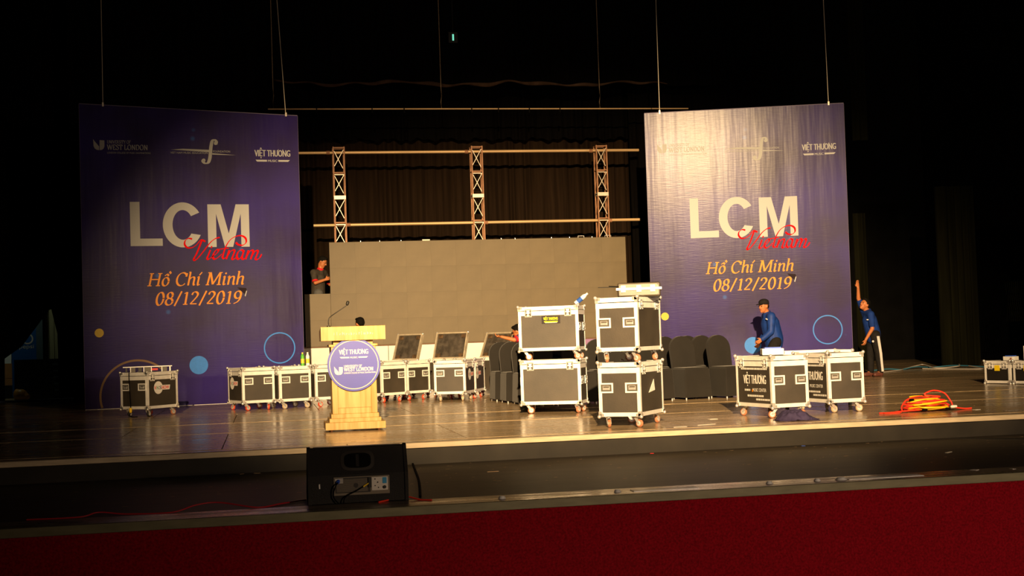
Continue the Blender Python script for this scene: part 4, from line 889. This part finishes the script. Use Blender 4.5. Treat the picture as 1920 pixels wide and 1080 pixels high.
for p, m in (((-.1, -.16, .03), 'cable_black'), ((.18, -.17, .03), 'cable_black'), ((-.2, -.05, .14), 'cable_black'), ((.26, -.14, .05), 'white_print'), ((.3, -.1, .05), 'white_print')): obj('plug', MB().cap(p, .016, (p[0] + .03, p[1] - .01, p[2]), .014), m, hp)

# ------------------------------------------------------------------ small props
br = thing('briefcase', 'silver-banded hard briefcase lying on the stage-edge stack', 'briefcase', (4.06, 14.22, 1.40), radians(-16))
obj('shell', MB().bx(-.235, .235, -.17, .17, .004, .162), 'briefcase_shell', br, bevel=.02, seg=3)
obj('band', MB().bx(-.25, .25, -.182, .182, .078, .108), 'aluminium', br, bevel=.006)
for x in (-.17, .0, .15):
    l = obj('latch', MB().bx(x - .025, x + .025, -.192, -.18, .058, .13), 'gold_latch', br); obj('latch_pin', MB().cyl((x - .02, -.193, .093), (x + .02, -.193, .093), .006, n=8), 'chrome', l)
for sx in (-1, 1):
    for z in (.025, .14): obj('rivet', MB().cyl((sx * .205, -.17, z), (sx * .205, -.174, z), .008, n=8), 'black_plastic', br)
tag(obj('rod', MB().cyl((0, 0, 0), (-.12, .01, .008), .005, n=8), 'cable_black', loc=(3.815, 14.12, 1.522)), 'thin dark rod sticking out left of the briefcase', 'rod')
bo = thing('water_bottle', 'blue-labelled water bottle tilted on the yellow-labelled case', 'bottle', (4.03, 17.18, 1.428)); bo.rotation_euler = (0, radians(52), radians(-20))
def bottle(t, m1, m2, m3):
    b = MB(); b.cyl((0, 0, 0), (0, 0, .15), .03, n=12); b.cyl((0, 0, .15), (0, 0, .19), .03, .013, 12); obj('body', b, m1, t); obj('label', MB().cyl((0, 0, .04), (0, 0, .11), .0312, n=12), m2, t); obj('cap', MB().cyl((0, 0, .19), (0, 0, .212), .0145, n=12), m3, t)
bottle(bo, 'bottle_clear', 'bottle_blue', 'white_print')
bg = thing('drink_bottle', 'green and yellow drink bottle standing on the row of cases', 'bottle', (.56, 21.55, .67)); bottle(bg, 'bottle_green', 'bottle_yellow', 'bottle_yellow')
bg2 = thing('drink_bottle', 'clear drink bottle next to the green one on the cases', 'bottle', (.64, 21.52, .67)); bottle(bg2, 'bottle_clear', 'bottle_yellow', 'white_print')
fb = thing('foam_box', 'white foam box with blue tape on the stencilled case', 'foam box', (5.80, 14.78, .704), radians(-14)); obj('tub', MB().bx(-.125, .125, -.10, .10, 0, .075), 'styrofoam', fb, bevel=.008); obj('tape', MB().bx(-.095, .095, -.09, .09, .075, .09), 'blue_tape', fb)
wd = thing('network_box', 'small white device with blue top on the small case', 'device', (11.86, 19.83, .372), radians(-72)); obj('housing', MB().bx(-.10, .10, -.07, .07, 0, .065), 'styrofoam', wd, bevel=.006); obj('lid', MB().bx(-.07, .07, -.05, .05, .065, .08), 'blue_tape', wd); obj('strap', MB().bx(-.135, -.10, -.03, .03, .02, .045), 'styrofoam', wd); obj('socket', MB().cyl((.06, -.07, .03), (.06, -.076, .03), .018, n=10), 'wheel_brown', wd)
cb = thing('cardboard_carton', 'white carton with red lettering at the right picture edge', 'box', (12.03, 19.30, .372), radians(-68)); obj('carton', MB().bx(-.16, .2, -.16, .16, 0, .235), 'styrofoam', cb)
fn = lambda a, b, q=0: (a, -.1615 - .0002 * q, b)
obj('round_mark', ring(MB(), .05, .125, .085, .092, fn), 'cable_blue', cb); a = MB(); put_text(a, 'CAP', -.04, .10, .10, .042, fn, bold=.03); obj('red_lettering', a, 'logo_red', cb)
# bar of sockets on the lone case
tr = thing('lighting_bar', 'flat aluminium bar with sockets on the lone case', 'metal bar', (-1.79, 21.02, .672), radians(5))
obj('plate', MB().bx(-.36, .36, -.07, .07, .072, .085), 'aluminium', tr)
for x, wd_, m in ((-.31, .025, 'black_plastic'), (-.215, .07, 'dish_dark'), (-.11, .05, 'black_plastic'), (.0, .085, 'dish_dark'), (.25, .07, 'dish_dark'), (.33, .02, 'aluminium')): obj('socket_box', MB().bx(x - wd_ / 2, x + wd_ / 2, -.05, .05, .0, .072), m, tr)
obj('red_clip', MB().bx(.06, .15, -.06, .04, .02, .05), 'red_item', tr)
for x in (-.25, -.055, .055, .21): obj('spacer', MB().bx(x - .006, x + .006, -.055, -.045, 0, .072), 'aluminium', tr)
pc = thing('power_cord', 'black cord with yellow plug hanging down the lone case', 'cord', (-2.03, 20.87, 0))
obj('lead', MB().tube(spline([(0, -.045, .695), (-.01, -.075, .68), (-.015, -.085, .62), (-.01, -.08, .4), (0.0, -.085, .2), (.0, -.09, .14)], 6), .007, 6), 'cable_black', pc); obj('plug', MB().cap((0, -.09, .125), .022, (0, -.09, .085), .02), 'cable_yellow', pc); obj('tail', MB().tube(spline([(0, -.09, .08), (-.01, -.1, .03), (.03, -.12, .008), (.1, -.1, .008)], 5), .007, 6), 'cable_black', pc)
# dropped cloth
cl = MB(); nx, ny = 40, 26; P = []
r3 = random.Random(6); from mathutils import noise
for j in range(ny + 1):
    for i in range(nx + 1):
        u, v = i / nx * 2 - 1, j / ny * 2 - 1; rr = min(1, sqrt(u * u + v * v)); e = max(0, 1 - rr ** 2.2)
        nn = noise.noise((u * 2.2, v * 2.2, 3.1)); n2 = noise.noise((u * 5, v * 5, 7.7))
        sc = 1 if rr < 1e-3 else (max(abs(u), abs(v)) / rr if rr < 1 else 1 / sqrt(u * u + v * v))
        P.append((u * .235 * (1 + .18 * nn) * (.9 if abs(u) * abs(v) > .4 else 1), v * .16 * (1 + .2 * n2), .004 + e * (.105 - .05 * u + .05 * nn + .04 * n2) + .012 * abs(n2)))
cl.add(P, [(j * (nx + 1) + i, j * (nx + 1) + i + 1, (j + 1) * (nx + 1) + i + 1, (j + 1) * (nx + 1) + i) for j in range(ny) for i in range(nx)], True)
co = tag(obj('dropped_jacket', cl, 'navy_cloth', loc=(5.67, 13.83, .002), rot=(0, 0, radians(-8))), 'crumpled dark jacket lying on the floor under the stencilled case', 'jacket'); smd = co.modifiers.new('solid', 'SOLIDIFY'); smd.thickness = .006
# litter
def scrap(name, label, x, y, z, l, wd_, ang, m='paper', cat='litter'):
    return tag(obj(name, MB().prism([(-l / 2, -wd_ / 2), (l / 2, -wd_ * .4), (l / 2, wd_ / 2), (-l * .4, wd_ * .45)], lambda a, b, d: (a, b, d), 0, .003), m, loc=(x, y, z), rot=(0, 0, radians(ang))), label, cat)
scrap('paper_strip', 'long white paper strip on the stage right of the stage-edge stack', 4.62, 13.78, .001, .24, .05, 18)
scrap('paper_strip', 'short white strip on the stage behind the long paper strip', 4.98, 14.6, .001, .10, .10, 5)
scrap('tape_strip', 'pale tape strip on the stage at the foot of the stack', 4.28, 13.62, .001, .16, .04, 10)
scrap('paper_strip', 'white stick-like strip on the right apron', 6.28, 11.65, -.211, .13, .03, 40)
scrap('paper_strip', 'thin pale strip on the apron at far right', 7.5, 12.1, -.211, .17, .02, -4)
scrap('paper_scrap', 'white curled paper scrap right of the cable heap', 8.0, 14.15, .001, .09, .06, 20)
scrap('paper_scrap', 'white scrap on the nosing at far right', 8.42, 13.5, .003, .05, .07, 40)
scrap('paper_scrap', 'white scrap lying at the foot of the riser at far right', 7.98, 13.0, -.211, .08, .05, 5)
scrap('paper_scrap', 'folded white scrap on the metal strip at right', 5.68, 10.12, -.207, .06, .06, 30)
scrap('paper_scrap', 'small white scrap on the metal strip, right of the folded scrap', 5.98, 10.05, -.207, .04, .04, 10)
scrap('cork', 'reddish scrap at the riser foot left of centre', -.27, 13.05, -.211, .05, .05, 30, 'paper_tan'); scrap('cork', 'tan scrap at the riser foot, right of the reddish scrap', -.12, 13.05, -.211, .05, .06, 70, 'paper_tan')
scrap('bottle_cap', 'red cap lying at the riser foot below the stage-edge stack', 3.80, 13.05, -.211, .04, .04, 70, 'red_item'); scrap('bottle_cap', 'blue cap lying at the riser foot below the dropped jacket', 5.42, 13.05, -.211, .04, .04, 70, 'blue_tape')
scrap('paper_strip', 'pale straw on the apron below the centre stage', 2.0, 12.05, -.211, .11, .012, 3, 'paper_tan')
sp_ = MB(); r4 = random.Random(12)
for k in range(420):
    on = r4.random() < .45; x = r4.uniform(-3, 9.5); y = r4.uniform(10.8, 13.05) if on else 13.3 + 7 * r4.random() ** 1.5; z = -.2115 if on else .0006; s = r4.uniform(.004, .013) * (1 if on else 1.3); l = s * r4.uniform(1, 4)
    sp_.add([(x, y, z), (x + l, y + s * .3, z), (x + l, y + s, z + .0015), (x, y + s, z)], [(0, 1, 2, 3)])
tag(obj('floor_debris', sp_, 'paper_tan'), 'tiny crumbs and confetti scattered over stage and apron', 'debris', kind='stuff')
# scuffs: worn pale lines between floor panels belong to the floor
for y, hw in ((13.47, .012), (16.03, .009), (18.08, .010)): obj('seam_strip', MB().bx(-9, 19, y - hw, y + hw, -.004, .0012), 'worn_seam', fl)

# ------------------------------------------------------------------ left wing: drinks cooler, cartons, ledge
lc = thing('drinks_cooler', 'dim blue drinks cooler seen in the left wing', 'cooler', (-5.47, 31.2, 0), radians(2))
obj('cabinet', MB().bx(-.10, .42, 0, .6, .05, 2.2), 'cooler_blue', lc); obj('side_strip', MB().bx(.421, .56, .0, .6, .05, 2.2), 'cooler_grey', lc)
fn = lambda a, b, q=0: (a, -.004 - .0002 * q, b); a = MB(); ring(a, .24, 1.34, .09, .12, fn, -150, 60, 30); put_text(a, 'pepsi', .06, 1.10, .31, .11, fn); obj('cooler_lettering', a, 'paper', lc)
bd = thing('wall_panel', 'dim cream striped panel beside the drinks cooler', 'panel', (-4.88, 31.3, 0)); 
for i, (xa, xb) in enumerate(((0, .09), (.10, .20), (.21, .36), (.37, .75))): obj('board', MB().bx(xa, xb, 0, .04, .02, 2.6), 'cream_board', bd)
shf = thing('equipment_rack', 'dark low rack with pale buttons in front of the cream panel', 'rack', (-5.2, 30.6, 0)); obj('rack_body', MB().bx(-.22, .95, 0, .4, 0, .88), 'black_plastic', shf)
for k in range(5): obj('button', MB().bx(.62 - .01 * k, .70, -.01, 0, .18 + k * .14, .22 + k * .14), 'cooler_grey', shf)
ct = thing('cardboard_carton', 'brown carton stack edge at the far left', 'box', (-5.86, 32.2, 0)); obj('carton', MB().bx(-.2, .17, 0, .35, .46, .80), 'carton_brown', ct); obj('carton', MB().bx(-.17, .15, 0, .35, .30, .455), 'carton_brown', ct); obj('wrapper', MB().bx(-.05, .10, -.002, .2, .80, 1.02), 'styrofoam', ct); obj('pallet', MB().bx(-.25, .2, 0, .4, 0, .30), 'black_plastic', ct)
bag = tag(link('plastic_bag', fused(MB().sph((0, 0, .15), (.26, .2, .16)).sph((.15, 0, .1), (.2, .18, .1)).sph((-.15, .05, .16), (.16, .15, .16)), .03, 'plastic_bag', 3), 'plastic_amber', loc=(-5.24, 30.32, .005), scale=(.55, .55, .8)), 'amber plastic bag slumped on the far left floor', 'bag')
tag(obj('floor_ledge', MB().bx(-9, -3.6, 29.6, 29.9, .002, .03), 'ledge_blue'), 'pale blue-grey strip on the floor of the left wing', 'strip')
dv = MB()   # black drape pulled aside on a diagonal
pts = [(-8.8, 0.02), (-5.51, 0.02), (-5.50, .92), (-5.15, 1.17), (-4.58, 1.93), (-4.53, 1.95), (-4.42, 1.42), (-4.40, .02), (-2.9, .02), (-2.9, 9.5), (-8.8, 9.5)]
dv.prism([(a, b) for a, b in pts], lambda a, b, d: (a, d + .03 * sin(a * 14), b), 30.0, 30.02)
tag(obj('wing_curtain', dv, 'black_velvet'), 'black drape pulled aside in the left wing showing the cooler', 'curtain')

# ------------------------------------------------------------------ people
def vx(a): return Vector(a)
def hand_caps(b, wrist, d, side, curl=.5, thumb_up=None):
    """palm and five bent fingers; d = pointing direction, side = across the palm towards the thumb"""
    d = vx(d).normalized(); s = (vx(side) - vx(side).dot(d) * d).normalized(); nrm = d.cross(s)
    wv = vx(wrist)
    for k in (-1, 0, 1): b.cap(wv + s * .012 * k, .019, wv + d * .075 + s * .024 * k, .016, 8)
    for k, (off, ln) in enumerate(((.030, .068), (.010, .078), (-.010, .073), (-.028, .058))):
        p0 = wv + d * .078 + s * off; d1 = (d * cos(curl * .7) + nrm * sin(curl * .7)).normalized(); p1 = p0 + d1 * ln * .5; d2 = (d * cos(curl * 1.7) + nrm * sin(curl * 1.7)).normalized(); p2 = p1 + d2 * ln * .5
        b.cap(p0, .0095, p1, .009, 8); b.cap(p1, .009, p2, .0075, 8)
    q0 = wv + d * .025 + s * .028; q1 = q0 + (s * .8 + d * .6).normalized() * .035; q2 = q1 + (d * .8 + s * .25 + nrm * .5).normalized() * .03
    b.cap(q0, .012, q1, .0105, 8); b.cap(q1, .0105, q2, .0085, 8)
def head_caps(b, c, f, up, s=1.0):
    f = vx(f).normalized(); up = (vx(up) - vx(up).dot(f) * f).normalized(); r = f.cross(up); c = vx(c)
    M = Matrix((r, f, up)).transposed()
    b.sph(c + up * .02 * s - f * .012 * s, (.076 * s, .094 * s, .100 * s), 18, 12, M); b.sph(c - up * .045 * s + f * .018 * s, (.060 * s, .068 * s, .075 * s), 16, 10, M)
    b.cap(c - up * .095 * s + f * .055 * s, .026 * s, c - up * .088 * s + f * .06 * s, .024 * s, 8)                      # chin
    b.cap(c + up * .012 * s + f * .078 * s, .011 * s, c - up * .026 * s + f * .100 * s, .0135 * s, 8)                    # nose
    for k in (-1, 1):
        b.sph(c + r * k * .030 * s + up * .020 * s + f * .074 * s, (.022 * s, .012 * s, .010 * s), 8, 6, M)                # brow
        b.sph(c + r * k * .077 * s - up * .006 * s - f * .012 * s, (.012 * s, .020 * s, .032 * s), 8, 6, M)                # ear
        b.sph(c + r * k * .036 * s - up * .034 * s + f * .052 * s, (.022 * s, .018 * s, .020 * s), 8, 6, M)                # cheek
    return r, f, up
def face_parts(t, c, r, f, up):
    c = vx(c)
    for k in (-1, 1): obj('eye', MB().sph(c + r * k * .030 + up * .002 + f * .081, (.012, .012, .008), 8, 6, Matrix((r, f, up)).transposed()), 'eye_dark', t)
    obj('mouth', MB().cap(c - r * .018 - up * .060 + f * .078, .0085, c + r * .018 - up * .060 + f * .078, .0085, 8), 'lip', t)
def hair_mesh(c, r, f, up, long=0.0):
    c = vx(c); M = Matrix((r, f, up)).transposed(); b = MB()
    b.sph(c + up * .050 - f * .022, (.083, .093, .080), 16, 12, M); b.sph(c + up * .02 - f * .055, (.077, .060, .085 + long), 14, 10, M); b.sph(c + up * .095 + f * .035, (.062, .055, .030), 12, 8, M)
    for k in (-1, 1): b.sph(c + r * k * .070 + up * .025 - f * .018, (.016, .042, .035), 8, 6, M)
    return b
def cap_parts(t, c, r, f, up):
    c = vx(c); M = Matrix((r, f, up)).transposed(); b = MB(); b.sph(c + up * .070 - f * .012, (.088, .104, .068), 18, 12, M); b.sph(c + up * .045 - f * .02, (.086, .098, .045), 18, 10, M)
    hat = link('cap', fused(b, .008, 'cap', 4), 'black_cloth', t); v = MB(); n = 10; P = []
    for j, (o, zz) in enumerate(((.075, .052), (.120, .050), (.165, .040))):
        for i in range(n + 1):
            a = -1.25 + 2.5 * i / n; P.append(c + r * (.085 - .012 * j) * sin(a) + f * (.02 + (o - .02) * max(.0, cos(a)) ** .7) + up * (zz - .012 * sin(a) ** 2))
    v.add(P, [(j * (n + 1) + i, j * (n + 1) + i + 1, (j + 1) * (n + 1) + i + 1, (j + 1) * (n + 1) + i) for j in range(2) for i in range(n)], True)
    vz = obj('cap_visor', v, 'black_cloth', hat); s = vz.modifiers.new('solid', 'SOLIDIFY'); s.thickness = .006
def person(label, base, J, top, legs, sleeves, hairdo='hair', shoes='shoe', hands=None, trim=None, group=None):
    """J: joints in metres relative to base; body is one fused skin, clothes and hair are children"""
    t = thing('person', label, 'person', base); J = {k: vx(v) for k, v in J.items()}
    b = MB(); r, f, up = head_caps(b, J['head'], J['face'], J.get('up', vx((0, 0, 1))))
    b.cap(J['head'] - up * .06 - f * .02, .052, J['neck'], .056); b.cap(J['neck'], .06, J['chest'], .115, 14); b.cap(J['chest'], .115, J['pelvis'], .11, 14)
    sv = (J['shL'] - J['shR']); b.cap(J['shL'], .055, J['shR'], .055)
    for s in 'LR':
        b.cap(J['sh' + s], .052, J['el' + s], .040); b.cap(J['el' + s], .041, J['wr' + s], .027)
        hd_ = J.get('hd' + s, (J['wr' + s] - J['el' + s])); sd = J.get('hs' + s, vx((0, 0, 1))); hand_caps(b, J['wr' + s], hd_, sd, (hands or {}).get(s, .5))
        b.cap(J['hip' + s], .088, J['kn' + s], .055); b.cap(J['kn' + s], .056, J['an' + s], .036); b.cap(J['an' + s], .038, J['to' + s], .03)
    link('body', fused(b, .0085, 'body', 4), 'skin', t)
    face_parts(t, J['head'], r, f, up)
    gb = .028 if sleeves == 'long' else 0.0
    c = MB(); c.cap(J['neck'] - vx((0, 0, .03)), .075 + gb * .5, J['chest'], .145 + gb, 14); c.cap(J['chest'], .145 + gb, J['pelvis'] + vx((0, 0, .02)), .15 + gb, 14); c.cap(J['shL'], .075, J['shR'], .075)
    c.cap(J['shL'], .07, J['chest'], .12); c.cap(J['shR'], .07, J['chest'], .12); c.cap(J['pelvis'] + vx((0, 0, .02)), .15 + gb, J['pelvis'] - vx((0, 0, .05)), .15 + gb * .6, 14)
    for s in 'LR':
        c.cap(J['sh' + s], .072 + gb * .4, J['el' + s].lerp(J['sh' + s], 0 if sleeves == 'long' else .25), .064 if sleeves == 'long' else .060)
        if sleeves == 'long': c.cap(J['el' + s], .064, J['wr' + s].lerp(J['el' + s], .06), .050)
    link('jacket' if sleeves == 'long' else 'shirt', fused(c, .011, 'top', 4), top, t)
    if trim:
        q = MB(); ax = (J['elL'] - J['shL'])
        for s in 'LR':
            e = J['el' + s].lerp(J['sh' + s], .22); d_ = (J['el' + s] - J['sh' + s]).normalized(); q = MB(); q.cyl(e - d_ * .012, e + d_ * .026, .064, .062, 16); obj('sleeve_trim', q, trim, t)
        q = MB(); nk = J['neck']; d_ = (J['head'] - J['neck']).normalized(); q.cyl(nk - d_ * .02, nk + d_ * .03, .078, .068, 16); obj('collar', q, trim, t)
    else:
        nk = J['neck']; d_ = (J['head'] - J['neck']).normalized(); obj('collar', MB().cyl(nk - d_ * .03, nk + d_ * .035, .080, .072, 16), top, t)
    l = MB(); l.cap(J['pelvis'] - vx((0, 0, .02)), .135, (J['hipL'] + J['hipR']) / 2, .13, 14)
    for s in 'LR': l.cap(J['hip' + s], .108, J['kn' + s], .074); l.cap(J['kn' + s], .075, J['an' + s] + vx((0, 0, .02)), .062)
    link('trousers', fused(l, .012, 'trousers', 4), legs, t)
    for s in 'LR':
        q = MB(); q.cap(J['an' + s] - vx((0, 0, .03)), .05, J['to' + s], .042); q.cap(J['an' + s], .048, J['an' + s] - vx((0, 0, .04)), .05); link('shoe', fused(q, .01, 'shoe', 3), shoes, t)
    if hairdo == 'hair': link('hair', fused(hair_mesh(J['head'], r, f, up), .009, 'hair', 2), 'hair', t)
    elif hairdo == 'cap': cap_parts(t, J['head'], r, f, up); link('hair', fused(MB().sph(vx(J['head']) - f * .05, (.075, .058, .062), 12, 8, Matrix((r, f, up)).transposed()), .009, 'hair', 2), 'hair', t)
    return t, J
# man in blue jacket and cap, stooping forward to the left
P1 = dict(head=(.02, 0, 1.425), face=(-.93, -.36, -.05), neck=(.09, .01, 1.285), chest=(.14, .02, 1.10), pelvis=(.20, .03, .80),
          shL=(.09, -.17, 1.235), elL=(.06, -.21, .965), wrL=(-.12, -.22, .830), hdL=(-.7, -.1, -.45), hsL=(-.4, -.2, .6), shR=(.13, .20, 1.235), elR=(.16, .25, .96), wrR=(.02, .27, .78), hdR=(-.5, 0, -.8),
          hipL=(.19, -.09, .77), hipR=(.21, .13, .77), knL=(.00, -.10, .45), anL=(.16, -.10, .085), toL=(-.01, -.11, .045), knR=(.20, .14, .42), anR=(.42, .14, .10), toR=(.27, .14, .045))
t, J = person('person in blue jacket and black cap stooping before the right banner', (8.86, 22.95, 0), P1, 'blue_jacket', 'black_cloth', 'long', 'cap', hands={'L': .9, 'R': .8})
obj('shoulder_mark', MB().box((.0, -.19, 1.185), (.05, .02, .018), Euler((0, .5, .3)).to_matrix()), 'white_stripe', t); obj('back_mark', MB().box((.275, -.06, 1.08), (.02, .05, .035), Euler((0, .3, -.6)).to_matrix()), 'white_stripe', t)
# man reaching up along the right banner edge
P2 = dict(head=(-.03, 0, 1.435), face=(-.80, -.35, .42), up=(.4, 0, .9), neck=(.03, .01, 1.30), chest=(.07, .02, 1.12), pelvis=(.13, .02, .84),
          shL=(.02, -.15, 1.23), elL=(.02, -.19, .95), wrL=(-.14, -.22, .74), hdL=(-.35, -.05, -.9), hsL=(-.6, -.4, .1), shR=(.02, .15, 1.30), elR=(-.10, .12, 1.56), wrR=(-.13, .05, 1.78), hdR=(-.18, -.05, .98), hsR=(-.9, -.2, -.1),
          hipL=(.12, -.09, .82), hipR=(.14, .10, .82), knL=(.17, -.10, .46), anL=(.20, -.10, .085), toL=(.06, -.14, .045), knR=(.10, .12, .46), anR=(.10, .12, .085), toR=(-.04, .10, .045))
t, J = person('person in blue shirt reaching up beside the right banner edge', (11.72, 24.75, 0), P2, 'blue_shirt', 'black_cloth', 'short', 'hair', 'sandal', hands={'L': .7, 'R': .4})
st = MB(); P = []
for p, wd_ in (((.13, -.205, .80), .028), ((.155, -.200, .62), .028), ((.185, -.182, .46), .026), ((.20, -.172, .28), .024), ((.215, -.168, .10), .024)): P += [(p[0] - wd_, p[1], p[2]), (p[0] + wd_, p[1] + .004, p[2])]
st.add(P, [(2 * i, 2 * i + 1, 2 * i + 3, 2 * i + 2) for i in range(4)]); so = obj('trouser_stripe', st, 'white_stripe', t); s = so.modifiers.new('solid', 'SOLIDIFY'); s.thickness = .008
obj('trouser_logo', MB().cyl((.02, -.195, .70), (.02, -.201, .70), .022, n=10), 'white_stripe', t); obj('shirt_logo', MB().box((-.06, -.165, 1.13), (.04, .012, .02)), 'white_stripe', t)
# technician gripping the left edge of the video wall
P3 = dict(head=(.05, 0, 1.585), face=(.80, -.38, -.42), up=(.3, 0, .95), neck=(.00, .01, 1.43), chest=(-.05, .01, 1.24), pelvis=(-.06, .0, .94),
          shL=(.08, .15, 1.36), elL=(.20, .20, 1.12), wrL=(.30, .10, 1.22), hdL=(.6, -.3, .3), shR=(-.15, -.13, 1.36), elR=(-.12, -.20, 1.14), wrR=(.09, -.18, 1.205), hdR=(.85, -.35, .28), hsR=(.1, -.2, .95),
          hipL=(-.06, .10, .92), hipR=(-.06, -.10, .92), knL=(-.02, .12, .50), anL=(-.06, .12, .085), toL=(.08, .10, .045), knR=(-.02, -.12, .50), anR=(-.06, -.12, .085), toR=(.08, -.14, .045))
person('person in dark shirt with red trim gripping the left edge of the video wall', (1.16, 28.36, 1.15), P3, 'grey_shirt', 'jeans', 'short', trim='red_cloth', hands={'R': 1.0, 'L': .8})
P6 = {k: (-v[0], v[1], v[2]) for k, v in P3.items()}
P6.update(shL=(.10, .10, 1.36), elL=(.20, .04, 1.10), wrL=(.25, -.06, 1.34), hdL=(.12, -.1, .95), hsL=(.2, -.9, .1), wrR=(-.2, .0, 1.1), elR=(-.1, .05, 1.05), shR=(-.12, .1, 1.36))
person('person hidden behind the right edge of the video wall, fingers showing', (7.44, 28.42, 1.15), P6, 'grey_shirt', 'jeans', 'short', hands={'R': 1.0, 'L': .8})
# person crouching behind the lectern, only dark hair visible
P4 = dict(head=(.0, 0, 1.375), face=(-.55, .83, -.1), neck=(.01, -.02, 1.235), chest=(.01, -.03, 1.05), pelvis=(.0, -.06, .74), shL=(-.17, -.04, 1.17), elL=(-.22, .06, .92), wrL=(-.16, .26, .86), shR=(.17, -.02, 1.17), elR=(.20, .10, .92), wrR=(.12, .28, .86),
          hipL=(-.10, -.06, .72), hipR=(.10, -.06, .72), knL=(-.14, .22, .48), anL=(-.14, .02, .085), toL=(-.16, .16, .045), knR=(.14, .22, .48), anR=(.14, .02, .085), toR=(.16, .16, .045))
person('person crouching behind the lectern, only the dark-haired head showing', (1.78, 25.9, 0), P4, 'grey_shirt', 'jeans', 'short')
# person bending behind the chairs, arm on the raised lid
P5 = dict(head=(.02, 0, 1.12), face=(-.75, .55, -.35), neck=(.12, -.01, 1.06), chest=(.28, -.02, .98), pelvis=(.58, .0, .86), shL=(.13, -.16, 1.06), elL=(-.08, -.20, .965), wrL=(-.30, -.14, 1.03), hdL=(-.8, .1, .05), hsL=(.1, -.9, .2), shR=(.15, .16, 1.06), elR=(.0, .22, .86), wrR=(-.18, .20, .80),
          hipL=(.58, -.10, .84), hipR=(.58, .10, .84), knL=(.50, -.12, .47), anL=(.60, -.12, .085), toL=(.45, -.13, .045), knR=(.50, .12, .47), anR=(.60, .12, .085), toR=(.45, .13, .045))
person('person bending behind the labelled stack, bare arm on a raised trunk lid', (4.45, 23.72, 0), P5, 'purple_cloth', 'black_cloth', 'short', trim='red_cloth', hands={'L': .8})
